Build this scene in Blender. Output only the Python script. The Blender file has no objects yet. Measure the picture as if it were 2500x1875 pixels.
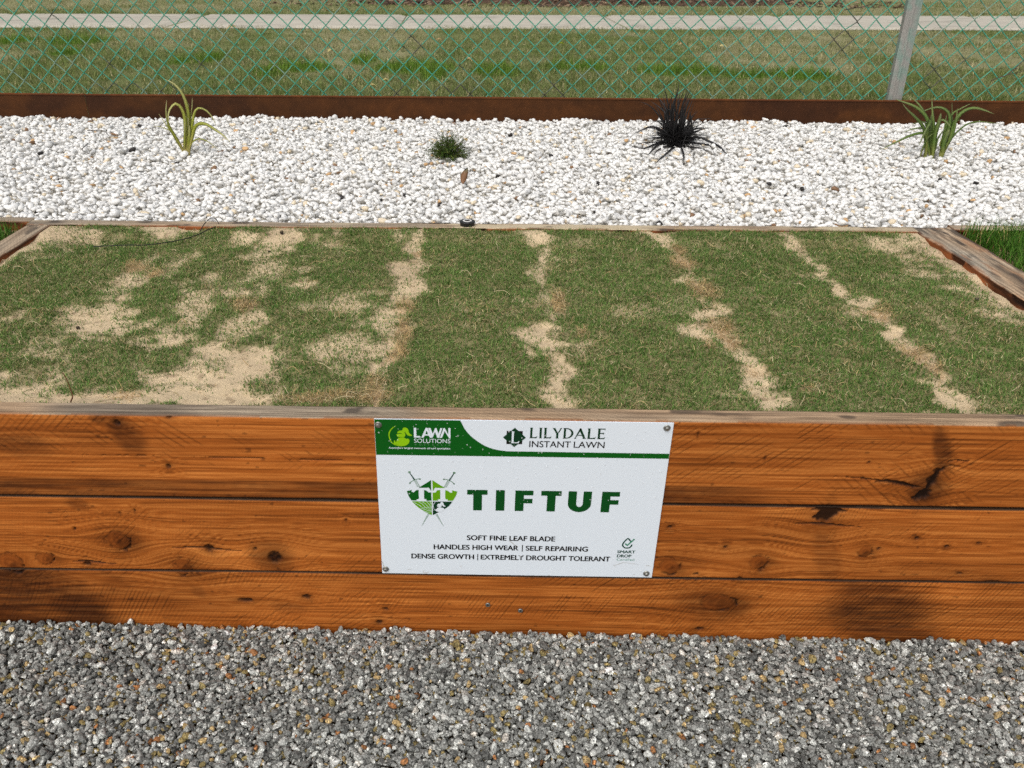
import bpy, bmesh, math, random
import numpy as np
from mathutils import Vector, Matrix
from mathutils.geometry import tessellate_polygon

# ------------------------------------------------------------------ camera, sky, sun, exposure
scene = bpy.context.scene
COL = scene.collection
cd = bpy.data.cameras.new('camera'); cam = bpy.data.objects.new('camera', cd); COL.objects.link(cam)
cam.location = (-0.094, -1.4336, 1.350)
cam.rotation_euler = (1.0800, -0.0028, 0.0185)
cd.sensor_width = 36.0; cd.lens = 29.127; cd.shift_x = 0.0463
cd.clip_start = 0.05; cd.clip_end = 2000
cd.dof.use_dof = True; cd.dof.focus_distance = 2.35; cd.dof.aperture_fstop = 7.7
scene.camera = cam

SUN_EL, SUN_AZ = math.radians(50), math.radians(205)      # sun behind the camera, a little to the left
w = bpy.data.worlds.new('World'); scene.world = w; w.use_nodes = True
nt = w.node_tree; bg = nt.nodes['Background']
sky = nt.nodes.new('ShaderNodeTexSky'); sky.sky_type = 'NISHITA'; sky.sun_disc = False
sky.sun_elevation = SUN_EL; sky.sun_rotation = SUN_AZ
sky.dust_density = 4.0; sky.air_density = 1.0
hs = nt.nodes.new('ShaderNodeHueSaturation'); hs.inputs['Saturation'].default_value = 0.30
nt.links.new(sky.outputs[0], hs.inputs['Color']); nt.links.new(hs.outputs[0], bg.inputs['Color'])
bg.inputs['Strength'].default_value = 0.15
ld = bpy.data.lights.new('sun', 'SUN'); ld.energy = 0.9; ld.angle = math.radians(75); ld.color = (1.0, 0.96, 0.90)
sun = bpy.data.objects.new('sun', ld); COL.objects.link(sun)
sdir = Vector((math.sin(SUN_AZ) * math.cos(SUN_EL), math.cos(SUN_AZ) * math.cos(SUN_EL), math.sin(SUN_EL)))
sun.rotation_euler = sdir.to_track_quat('Z', 'Y').to_euler()
scene.view_settings.view_transform = 'Standard'; scene.view_settings.look = 'None'
scene.view_settings.gamma = 1.0; scene.view_settings.exposure = 0.06
scene.cycles.use_denoising = False
scene.cycles.max_bounces = 6; scene.cycles.diffuse_bounces = 3; scene.cycles.transparent_max_bounces = 8

# ------------------------------------------------------------------ numpy helpers
def lin(r, g, b):
    c = np.array([r, g, b], float) / 255.0
    return np.where(c <= 0.04045, c / 12.92, ((c + 0.055) / 1.055) ** 2.4)

def _h(ix, iy, seed):
    n = (ix.astype(np.int64) * 374761393 + iy.astype(np.int64) * 668265263 + seed * 974711) & 0xffffffff
    n = ((n ^ (n >> 13)) * 1274126177) & 0xffffffff
    n = ((n ^ (n >> 16)) * 2246822519) & 0xffffffff
    return ((n ^ (n >> 15)) & 0xffffff) / float(0xffffff)

def vnoise(x, y, seed=0):
    x, y = np.broadcast_arrays(np.asarray(x, float), np.asarray(y, float))
    ix, iy = np.floor(x), np.floor(y); fx, fy = x - ix, y - iy
    fx = fx * fx * fx * (fx * (fx * 6 - 15) + 10); fy = fy * fy * fy * (fy * (fy * 6 - 15) + 10)
    a, b = _h(ix, iy, seed), _h(ix + 1, iy, seed); c, d = _h(ix, iy + 1, seed), _h(ix + 1, iy + 1, seed)
    return (a * (1 - fx) + b * fx) * (1 - fy) + (c * (1 - fx) + d * fx) * fy

def fbm(x, y, seed=0, octs=4, gain=0.5):
    s = 0; a = 1; t = 0
    for o in range(octs):
        s = s + a * vnoise(x * 2 ** o + 17.3 * o, y * 2 ** o - 9.1 * o, seed + o * 31); t += a; a *= gain
    return s / t

def sstep(a, b, x):
    t = np.clip((x - a) / (b - a), 0, 1); return t * t * (3 - 2 * t)

def mix(a, b, t):
    t = np.asarray(t)[..., None]; return a * (1 - t) + b * t

# ------------------------------------------------------------------ object helpers
def mesh_np(name, V, F, col=None, smooth=False, uv=None):
    """V (n,3); F an (m,k) array or a list of such arrays; col (n,3) linear."""
    me = bpy.data.meshes.new(name)
    Fs = F if isinstance(F, list) else [F]
    loops = np.concatenate([f.ravel() for f in Fs]).astype(np.int32)
    sizes = np.concatenate([np.full(len(f), f.shape[1], np.int32) for f in Fs])
    me.vertices.add(len(V)); me.vertices.foreach_set('co', np.ascontiguousarray(V, np.float32).ravel())
    me.loops.add(len(loops)); me.loops.foreach_set('vertex_index', loops)
    me.polygons.add(len(sizes))
    me.polygons.foreach_set('loop_start', np.concatenate([[0], np.cumsum(sizes)[:-1]]).astype(np.int32))
    try: me.polygons.foreach_set('loop_total', sizes)
    except Exception: pass
    me.update(calc_edges=True)
    me.polygons.foreach_set('use_smooth', np.full(len(sizes), bool(smooth)))
    if col is not None:
        at = me.color_attributes.new('col', 'FLOAT_COLOR', 'POINT')
        at.data.foreach_set('color', np.c_[col, np.ones(len(col))].astype(np.float32).ravel())
    me.update()
    return me

def link(name, me, mat=None, parent=None, loc=None):
    o = bpy.data.objects.new(name, me); COL.objects.link(o)
    if mat is not None: me.materials.append(mat)
    if parent is not None: o.parent = parent
    if loc is not None: o.location = loc
    return o

def tag(o, label=None, cat=None, group=None, kind=None):
    if label: o['label'] = label
    if cat: o['category'] = cat
    if group: o['group'] = group
    if kind: o['kind'] = kind
    return o

def thing(name, label, cat, loc=(0, 0, 0), group=None):
    o = bpy.data.objects.new(name, None); COL.objects.link(o); o.location = loc
    o.empty_display_size = 0.05
    return tag(o, label, cat, group)

def bm_link(name, bm, mat, parent=None, smooth=False, loc=None):
    me = bpy.data.meshes.new(name); bm.to_mesh(me); bm.free()
    for p in me.polygons: p.use_smooth = smooth
    return link(name, me, mat, parent, loc)

# ------------------------------------------------------------------ materials
def mat(name, base=(0.5, 0.5, 0.5), rough=0.8, spec=0.3, metal=0.0, attr=False, var=0.0, vscale=40.0,
        bump=0.0, bscale=200.0, bdist=0.002, speck=None, stretch=None, trans=0.0, ior=1.45, subsurf=0.0):
    m = bpy.data.materials.new(name); m.use_nodes = True
    t = m.node_tree; N = t.nodes; L = t.links; P = N['Principled BSDF']
    P.inputs['Roughness'].default_value = rough; P.inputs['Metallic'].default_value = metal
    P.inputs['Specular IOR Level'].default_value = spec
    P.inputs['IOR'].default_value = ior; P.inputs['Transmission Weight'].default_value = trans
    tc = N.new('ShaderNodeTexCoord'); src = tc.outputs['Object']
    if stretch:
        mp = N.new('ShaderNodeMapping'); mp.inputs['Scale'].default_value = stretch
        L.new(src, mp.inputs['Vector']); src = mp.outputs[0]
    if attr:
        a = N.new('ShaderNodeAttribute'); a.attribute_name = 'col'; c = a.outputs['Color']
    else:
        r = N.new('ShaderNodeRGB'); r.outputs[0].default_value = (*base, 1); c = r.outputs[0]
    if var:
        n = N.new('ShaderNodeTexNoise'); n.inputs['Scale'].default_value = vscale; n.inputs['Detail'].default_value = 6
        n.inputs['Roughness'].default_value = 0.65
        L.new(src, n.inputs['Vector'])
        mr = N.new('ShaderNodeMapRange'); mr.inputs['From Min'].default_value = 0.3; mr.inputs['From Max'].default_value = 0.7
        mr.inputs['To Min'].default_value = 1 - var; mr.inputs['To Max'].default_value = 1 + var
        L.new(n.outputs['Fac'], mr.inputs['Value'])
        mx = N.new('ShaderNodeVectorMath'); mx.operation = 'SCALE'
        L.new(c, mx.inputs[0]); L.new(mr.outputs[0], mx.inputs['Scale']); c = mx.outputs[0]
    if speck:                                           # (scale, threshold, colour factor) crystals in stone, flecks in paint
        for sc, th, fac in speck:
            n = N.new('ShaderNodeTexNoise'); n.inputs['Scale'].default_value = sc; n.inputs['Detail'].default_value = 2
            L.new(src, n.inputs['Vector'])
            mr = N.new('ShaderNodeMapRange'); mr.inputs['From Min'].default_value = th; mr.inputs['From Max'].default_value = th + 0.05
            mr.inputs['To Min'].default_value = 1.0; mr.inputs['To Max'].default_value = fac
            L.new(n.outputs['Fac'], mr.inputs['Value'])
            mx = N.new('ShaderNodeVectorMath'); mx.operation = 'SCALE'
            L.new(c, mx.inputs[0]); L.new(mr.outputs[0], mx.inputs['Scale']); c = mx.outputs[0]
    L.new(c, P.inputs['Base Color'])
    if bump:
        n = N.new('ShaderNodeTexNoise'); n.inputs['Scale'].default_value = bscale; n.inputs['Detail'].default_value = 5
        L.new(src, n.inputs['Vector'])
        b = N.new('ShaderNodeBump'); b.inputs['Strength'].default_value = bump; b.inputs['Distance'].default_value = bdist
        L.new(n.outputs['Fac'], b.inputs['Height']); L.new(b.outputs[0], P.inputs['Normal'])
    return m

# ------------------------------------------------------------------ setting: ground, lawn, path, mulch
def EDGE(x): return 3.06 - 0.0115 * np.asarray(x, float)      # line of the steel edging
BED_X0, BED_X1, BED_Y0, BED_Y1, TOP = -1.535, 1.364, 0.048, 1.250, 0.505
M_soil = mat('soil', lin(120, 100, 75), 0.95, 0.1, var=0.25, vscale=12, bump=0.5, bscale=120)
# one sheet: gravel yard in front, stepping up behind the retaining wall to the level of the beds and the park
ys = [-400, -60, -8, -2, 0.0, 0.035, 0.036, 0.2, 1.2, 1.34, 2.2, 3.0, 3.12, 8.0, 30, 120, 900]
zs = [-0.12] * 6 + [0.42] * 11
zs[9:12] = [0.42, 0.46, 0.46]; zs[12:] = [0.45] * 5
xs = [-600, -60, -8, -3, 0, 3, 8, 60, 600]
V = np.array([(x, y, z) for y, z in zip(ys, zs) for x in xs], float); nx = len(xs)
F = np.array([(r * nx + c, r * nx + c + 1, (r + 1) * nx + c + 1, (r + 1) * nx + c) for r in range(len(ys) - 1) for c in range(nx - 1)])
tag(link('ground', mesh_np('ground', V, F), M_soil), kind='structure')

def grid_sheet(name, x0, x1, y0, y1, step, zf, colf, m, smooth=True):
    nx = int((x1 - x0) / step) + 1; ny = int((y1 - y0) / step) + 1
    X, Y = np.meshgrid(np.linspace(x0, x1, nx), np.linspace(y0, y1, ny))
    V = np.c_[X.ravel(), Y.ravel(), zf(X, Y).ravel()]
    i = np.arange((ny - 1) * (nx - 1)); r, c = i // (nx - 1), i % (nx - 1); a = r * nx + c
    return link(name, mesh_np(name, V, np.c_[a, a + 1, a + nx + 1, a + nx], colf(X, Y).reshape(-1, 3), smooth), m)

FIELD = [(-1.443, 5.201, 0.209, 0.33), (-1.615, 4.89, 0.1, 0.224), (-0.605, 5.235, 0.263, 0.421), (0.002, 5.028, 0.153, 0.354), (-0.444, 4.793, 0.079, 0.292), (-2.289, 5.677, 0.1, 0.329), (-1.025, 5.64, 0.089, 0.373), (0.653, 5.286, 0.212, 0.25), (1.368, 5.082, 0.258, 0.317), (2.202, 4.897, 0.201, 0.299), (1.822, 4.882, 0.15, 0.183), (-3.623, 6.035, 0.116, 0.273), (-2.451, 5.463, 0.072, 0.204), (-3.887, 6.922, 0.216, 0.428), (-4.531, 6.976, 0.13, 0.434)]
def lush(x, y):
    s = np.zeros(np.shape(x))
    for cx, cy, rx, ry in FIELD:
        d = np.hypot((x - cx) / (rx * 1.25), (y - cy) / (ry * 0.75)) + 0.5 * (fbm(x * 6, y * 6, 5) - 0.5)
        s = np.maximum(s, 1 - sstep(0.6, 1.25, d))
    return s
def field_green(x, y):
    g = sstep(0.36, 0.60, fbm(x * 0.9, y * 0.7, 8, 5))
    g = g * 0.75 + 0.35 * sstep(0.4, 0.7, fbm(x * 5, y * 4, 12, 3)) - 0.04
    g = np.where(y > 10, g * 0.6 + 0.45 * (1 - sstep(10.4, 11.3, y)), g)
    return np.clip(g, 0, 1)
def field_col(x, y):
    c = mix(lin(138, 134, 98), lin(100, 110, 62), field_green(x, y))
    c = mix(c, lin(84, 112, 34), lush(x, y))
    c = c * (0.75 + 0.5 * fbm(x * 30, y * 30, 3, 3))[..., None]
    return c
def field_z(x, y): return 0.50 + 0.02 * (fbm(x * 0.8, y * 0.8, 4, 3) - 0.5)
M_lawn = mat('lawn_ground', attr=True, rough=0.95, spec=0.1, var=0.3, vscale=60, bump=0.6, bscale=80, bdist=0.01)
tag(grid_sheet('lawn', -9, 10, 3.085, 14.5, 0.06, field_z, field_col, M_lawn), kind='structure')
M_far = mat('far_lawn', lin(112, 110, 66), 0.95, 0.1, var=0.35, vscale=1.5)
V = np.array([(-300, 14.5, .49), (300, 14.5, .49), (300, 600, .49), (-300, 600, .49), (-300, 3.2, .46), (-9, 3.2, .46), (-9, 14.5, .46), (-300, 14.5, .46), (10, 3.2, .46), (300, 3.2, .46), (300, 14.5, .46), (10, 14.5, .46)], float)
tag(link('far_lawn', mesh_np('far_lawn', V, np.arange(12).reshape(3, 4)), M_far), kind='structure')

# concrete footpath, cast in slabs with tooled joints
M_conc = mat('concrete', attr=True, rough=0.9, spec=0.2, var=0.10, vscale=5, bump=0.25, bscale=150)
def path_col(x, y):
    c = np.ones(np.shape(x) + (3,)) * lin(186, 179, 164) * (0.92 + 0.16 * fbm(x * 1.2, y * 1.2, 21))[..., None]
    return c * (1 - 0.25 * sstep(0.62, 0.75, fbm(x * 3, y * 9, 22)))[..., None]
def slab(x0, x1):
    n = max(2, int((x1 - x0) / 0.08)); m = 24
    u = np.linspace(0, 1, n); v = np.linspace(0, 1, m); U, W = np.meshgrid(u, v)
    X = x0 + (x1 - x0) * U + 0.012; 
    Y0 = 8.42 + 0.021 * X; Y1 = 10.19 + 0.028 * X
    Y = Y0 + (Y1 - Y0) * W
    X = X - 0.05 * (W - 0.5) 
    Zt = 0.523 + 0 * X; e = np.minimum(np.minimum(U, 1 - U) * (x1 - x0), np.minimum(W, 1 - W) * 1.7)
    Zt = Zt - 0.02 * (e < 0.012)
    a = np.arange((m - 1) * (n - 1)); r, c = a // (n - 1), a % (n - 1); a = r * n + c
    return np.c_[X.ravel(), Y.ravel(), Zt.ravel()], np.c_[a, a + 1, a + n + 1, a + n], path_col(X, Y).reshape(-1, 3)
Vs, Fs, Cs, k = [], [], [], 0
jx = [-16, -13.4, -10.9, -8.4, -6.0, -3.6, -1.03, 1.5, 3.7, 6.2, 8.7, 11.2, 14]
for a, b in zip(jx[:-1], jx[1:]):
    v, f, c = slab(a, b - 0.014); Vs.append(v); Fs.append(f + k); Cs.append(c); k += len(v)
tag(link('concrete_path', mesh_np('concrete_path', np.concatenate(Vs), np.concatenate(Fs), np.concatenate(Cs)), M_conc), kind='structure')
def mulch_z(x, y): return 0.495 + 0.05 * sstep(12.2, 12.9, y + 0.5 * (fbm(x * 0.7, y * .7, 41) - 0.5)) * sstep(-2.5, -0.5, x) * (1 - sstep(4.0, 5.5, x))
M_mulch = mat('mulch', lin(92, 72, 58), 0.95, 0.1, var=0.6, vscale=25, bump=1.0, bscale=40, bdist=0.02)
tag(grid_sheet('mulch', -6, 8, 11.9, 15.0, 0.08, lambda x, y: mulch_z(x, y) + 0.02 * (fbm(x * 6, y * 6, 42) - .5) - 0.008, lambda x, y: np.ones(np.shape(x) + (3,)), M_mulch), kind='structure')

# ------------------------------------------------------------------ the timber bed
KNOTS = [(-0.824, 0.486, 0.0101, 0.0091), (-0.715, 0.502, 0.0079, 0.0058), (-0.736, 0.381, 0.0074, 0.0079), (-0.883, 0.183, 0.0235, 0.0244), (-1.055, 0.128, 0.0179, 0.0151), (-0.964, 0.116, 0.0104, 0.0091), (-0.751, 0.111, 0.0258, 0.0228), (-0.684, 0.165, 0.0118, 0.0138), (-0.54, 0.138, 0.0216, 0.0249), (-1.138, 0.114, 0.028, 0.0253), (-0.58, 0.164, 0.0055, 0.0044), (-0.864, 0.256, 0.0023, 0.0038), (-0.83, 0.263, 0.0027, 0.0056), (-0.971, 0.213, 0.0031, 0.0043), (-0.374, 0.247, 0.003, 0.0047), (-0.618, 0.012, 0.0203, 0.0064), (-0.479, 0.023, 0.0121, 0.0085), (-0.299, -0.008, 0.0089, 0.0064), (-0.315, -0.049, 0.009, 0.0077), (0.853, 0.394, 0.0107, 0.0078), (0.849, 0.37, 0.0144, 0.0174), (0.842, 0.338, 0.0163, 0.0177), (0.651, 0.276, 0.0259, 0.0275), (0.324, 0.239, 0.006, 0.0057), (0.451, 0.188, 0.0057, 0.0058), (0.53, 0.147, 0.0192, 0.0197), (0.755, 0.181, 0.0136, 0.0154), (0.782, 0.188, 0.0053, 0.0048), (0.857, 0.219, 0.0067, 0.0066), (0.927, 0.197, 0.0053, 0.0048), (0.992, 0.207, 0.0052, 0.0038), (0.976, 0.123, 0.0084, 0.004), (0.337, 0.131, 0.0271, 0.0223), (0.346, 0.109, 0.007, 0.0045), (0.398, 0.111, 0.0078, 0.0045), (0.497, 0.099, 0.0097, 0.0081), (1.056, 0.099, 0.0307, 0.0081), (0.457, 0.028, 0.0376, 0.0235), (0.428, -0.053, 0.0142, 0.0055), (0.352, 0.473, 0.0014, 0.0058), (0.496, 0.421, 0.0014, 0.006), (0.709, 0.413, 0.0028, 0.0021)]
RINGED = {3, 4, 6, 9, 25, 26, 32, 37}                      # sound knots: rings instead of a black core
STAINS = [(-0.815, 0.465, 0.0399, 0.0458, .8), (-0.86, 0.494, 0.0216, 0.0124, .8), (-1.16, 0.0, 0.27, 0.26, .95), (-0.725, 0.034, 0.0203, 0.021, .4), (-0.519, -0.01, 0.0489, 0.0215, .4), (-0.951, 0.278, 0.0306, 0.0232, .45), (0.845, 0.451, 0.0246, 0.06, .85), (0.679, 0.155, 0.0306, 0.08, .4), (0.83, 0.01, 0.135, 0.17, .85), (-1.06, 0.43, 0.07, 0.03, .5), (0.84, 0.35, 0.05, 0.05, .7), (0.45, 0.03, 0.09, 0.06, .45), (-0.86, 0.19, 0.05, 0.04, .35), (-0.55, 0.14, 0.05, 0.045, .45)]
W_LIGHT, W_MID, W_DARK, W_BLACK = lin(192, 118, 54), lin(152, 82, 29), lin(84, 43, 13), lin(22, 12, 7)

def wood_front(x, z, zlo, zhi, seed):
    """sawn, oiled face of a sleeper: grain bent round the knots, saw scratches, stains (world x, z)"""
    g = z + 0.004 * (fbm(x * 1.1, z * 5, seed, 3) - 0.5) + 0.010 * (vnoise(x * 0.7, z * 7, seed + 3) - .5)
    kd = np.zeros(x.shape); core = np.zeros(x.shape); ring = np.zeros(x.shape); halo = np.zeros(x.shape)
    for i, (kx, kz, rx, rz) in enumerate(KNOTS):
        if not (zlo - 0.02 < kz < zhi + 0.02): continue
        dx, dz = x - kx, z - kz; near = (abs(dx) < 9 * rx) & (abs(dz) < 9 * rz)
        if not near.any(): continue
        e = np.exp(-((dx / (3.4 * rx)) ** 2 + (dz / (2.3 * rz)) ** 2)); g = g - dz * 0.8 * e
        f = 0.022 / max(rx, 0.004)
        wob = 1 + 0.75 * (fbm(x * 50 * f, z * 70 * f, seed + 7 + i, 4) - 0.5)
        r = np.hypot(dx / rx, dz / rz) * wob
        if i in RINGED:
            inn = 1 - sstep(0.8, 1.0, r); core = np.maximum(core, inn)
            ring = np.where(inn > 0.01, 0.5 + 0.5 * np.sin(r * 11 + 2 * fbm(x * 90, z * 90, i)), ring)
            an = np.arctan2(dz, dx); arc = sstep(-0.2, 0.9, np.cos(an + 0.7 + 0.4 * math.sin(i)))     # resin line stronger on one side
            kd = np.maximum(kd, (0.40 + 0.60 * arc) * np.exp(-((r - 1.02) / 0.10) ** 2) * sstep(.3, .55, fbm(x * 160, z * 160, i + 3, 2)))
            halo = np.maximum(halo, (0.40 + 0.55 * arc) * np.exp(-(r / 1.8) ** 2))
        else:
            kd = np.maximum(kd, (1 - sstep(0.45, 0.95, r)) * (0.55 + 0.6 * fbm(x * 240, z * 240, i + 5, 2)))
            halo = np.maximum(halo, 0.75 * np.exp(-(r / 1.6) ** 2))
    for (ax, az, bx, bz, th) in ((-0.764, 0.163, -0.612, 0.160, 0.0030), (0.735, 0.365, 0.828, 0.356, 0.0058), (0.836, 0.326, 0.862, 0.402, 0.024), (0.822, 0.324, 0.852, 0.345, 0.016), (0.628, 0.270, 0.672, 0.284, 0.022), (0.58, 0.252, 0.74, 0.250, 0.0026), (0.62, 0.290, 0.69, 0.291, 0.010), (0.62, 0.375, 0.80, 0.366, 0.0014), (0.865, 0.415, 0.91, 0.422, 0.0016), (0.86, 0.40, 0.90, 0.409, 0.0014), (-1.2, 0.404, 0.0, 0.402, 0.0008), (-1.0, 0.120, -0.9, 0.119, 0.003)):
        t = np.clip((x - ax) / (bx - ax), 0, 1); wob = 1 + 1.1 * (fbm(x * 110, z * 110, seed + 8, 3) - 0.5)
        d = np.hypot(x - (ax + t * (bx - ax)), z - (az + t * (bz - az)) - 0.003 * np.sin(t * 5))
        q = d / (th * (0.2 + 0.9 * np.sin(np.pi * np.clip(t, .03, .97)))) * wob
        kd = np.maximum(kd, 1 - sstep(0.5, 1.0, q)); halo = np.maximum(halo, 0.6 * np.exp(-(q / 2.2) ** 2) * (th > .004))
    gr = 0.12 * fbm(x * 1.0, g * 42, seed + 17, 3) + 0.44 * fbm(x * 3.2, g * 190, seed + 11, 3) + 0.44 * fbm(x * 9, g * 620, seed + 13, 2)
    gr = np.clip((gr - 0.5) * 1.75 + 0.55, 0, 1)
    c = np.where((gr > 0.5)[..., None], mix(W_MID, W_LIGHT, (gr - 0.5) * 2), mix(W_DARK, W_MID, gr * 2))
    c = mix(c, mix(lin(118, 58, 18), lin(158, 84, 30), ring * 0.6 + 0.3 * gr), core * 0.8)
    tone = fbm(x * 2.2, z * 9, seed + 23, 4)
    c = c * (0.66 + 0.68 * tone)[..., None]
    # scratches left by the saw
    a1, a2, sp, band = {1: (0.62, 2.45, 0.0098, 0.75), 2: (1.20, 0.75, 0.0072, 0.6), 3: (0.95, 0.70, 0.0082, 0.8)}[seed]
    ph = (x * math.sin(a1) - z * math.cos(a1)) + 0.05 * fbm(x * 1.3, z * 2.5, seed + 29, 3) + 0.5 * (z - zlo) ** 2
    ph2 = (x * math.sin(a2) - z * math.cos(a2)) + 0.05 * fbm(x * 1.2, z * 2.5, seed + 31, 3)
    brk = fbm(x * 22, z * 22, seed + 45, 3)
    m1 = sstep(0.47, 0.66, fbm(x * 1.9, z * 8, seed + 37, 4)) * sstep(.36, .56, brk); m2 = sstep(0.52, 0.68, fbm(x * 2.3, z * 9, seed + 41, 4)) * sstep(.38, .58, 1 - brk)
    u1, u2 = ph / sp + 0.5 * vnoise(ph / sp * .37, z * 0 + x * 2, seed), ph2 / (sp * 1.35) + .5 * vnoise(ph2 / sp * .41, x * 2, seed + 1)
    s1 = np.clip(np.sin(u1 * 2 * np.pi), 0, 1) ** 4 * m1 * (0.15 + 0.85 * vnoise(np.floor(u1), x * 9, seed + 43)); s2 = np.clip(np.sin(u2 * 2 * np.pi), 0, 1) ** 5 * m2 * (0.15 + .85 * vnoise(np.floor(u2), x * 9, seed + 47))
    c = c * (1 - band * np.clip(s1 + s2, 0, 1))[..., None]
    lw = np.clip(np.sin(u1 * 2 * np.pi + 2.4), 0, 1) ** 6 * sstep(.45, .6, fbm(x * 2, z * 6, seed + 49)) * (1.0 if seed == 3 else 0.35)
    c = c * (1 + 0.45 * lw)[..., None]
    # stains and weathering: patchy, following the grain and the saw lines
    st = np.zeros(x.shape)
    for sx, sz, rx, rz, k in STAINS:
        if zlo - 0.06 < sz < zhi + 0.06:
            r = np.hypot((x - sx + 0.35 * (z - sz)) / rx, (z - sz) / rz) * (0.55 + 0.9 * fbm(x * 9, z * 14, seed + 51, 4))
            st = np.maximum(st, k * (1 - sstep(0.45, 1.2, r)))
    if seed == 1:
        b = (1 - sstep(0.345, 0.352, z + 0.003 * (fbm(x * 3, z * 0, 61) - .5))) * (1 - sstep(0.40, 0.62, x)) * (0.55 + 0.6 * fbm(x * 4, z * 30, 62, 3)); st = np.maximum(st, b * 0.85)
    st = np.clip(st * (0.45 + 0.95 * fbm(x * 12, g * 120, seed + 53, 3)) + 0.25 * st * (fbm(x * 60, z * 60, seed + 54, 2) - .3), 0, 1)
    c = mix(c, c * np.array([0.25, 0.25, 0.33]), st)
    c = c * (1 - 0.62 * np.clip(halo, 0, 1) * (0.6 + 0.7 * fbm(x * 40, g * 200, seed + 55, 2)))[..., None]
    fleck = sstep(0.86, 0.90, fbm(x * 60, z * 110, seed + 57, 2)) * 0.5
    c = mix(c, W_BLACK, np.clip(kd + fleck, 0, 1) * 0.95)
    return np.clip(c, 0, 1), kd, s1 + s2

def wood_top(s, d, seed, warm):
    """weathered grey-brown upper face; s along the board, d across it"""
    gr = 0.6 * fbm(s * 3, d * 260, seed, 3) + 0.4 * fbm(s * 12, d * 500, seed + 3, 2)
    ph = s * 0.83 + d * 1.5 + 0.03 * fbm(s * 1.4, d * 4, seed + 5)
    saw = np.clip(np.sin(ph * 2 * np.pi / 0.016), 0, 1) ** 3 * sstep(0.4, 0.6, fbm(s * 2, d * 5, seed + 7))
    tone = fbm(s * 1.7, d * 6, seed + 9, 3)
    c = mix(lin(116, 102, 86), lin(186, 168, 144), np.clip((gr - 0.5) * 2.4 + 0.5, 0, 1))
    c = mix(c, c * np.array([1.16, 0.90, 0.68]), sstep(0.40, 0.62, tone) * warm)
    c = mix(c, c * np.array([0.52, 0.52, 0.55]), sstep(0.52, 0.66, fbm(s * 2.6, d * 8, seed + 13, 4)) * 0.75)
    c = c * (1 - 0.35 * saw)[..., None]
    if seed == 211:                                     # split, bleached and scorched board
        c = mix(c * np.array([1.15, 1.22, 1.3]), lin(160, 112, 78), sstep(.52, .66, fbm(s * 9, d * 40, seed + 23, 4)) * .5); c = mix(c, lin(40, 38, 38), np.clip(sstep(.46, .60, fbm(s * 5, d * 14, seed + 25, 4)) * sstep(.03, .10, d) + sstep(.60, .66, fbm(s * 7, d * 90, seed + 27, 3)) * .7, 0, 1) * .8)
    if seed in (231, 233, 235): c = mix(c, lin(200, 184, 154), sstep(.42, .60, fbm(s * 3, d * 12, seed + 29, 4)) * .85)
    return mix(c, lin(48, 42, 40), sstep(0.70, 0.78, fbm(s * 9, d * 25, seed + 19, 3)) * 0.7)

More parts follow.
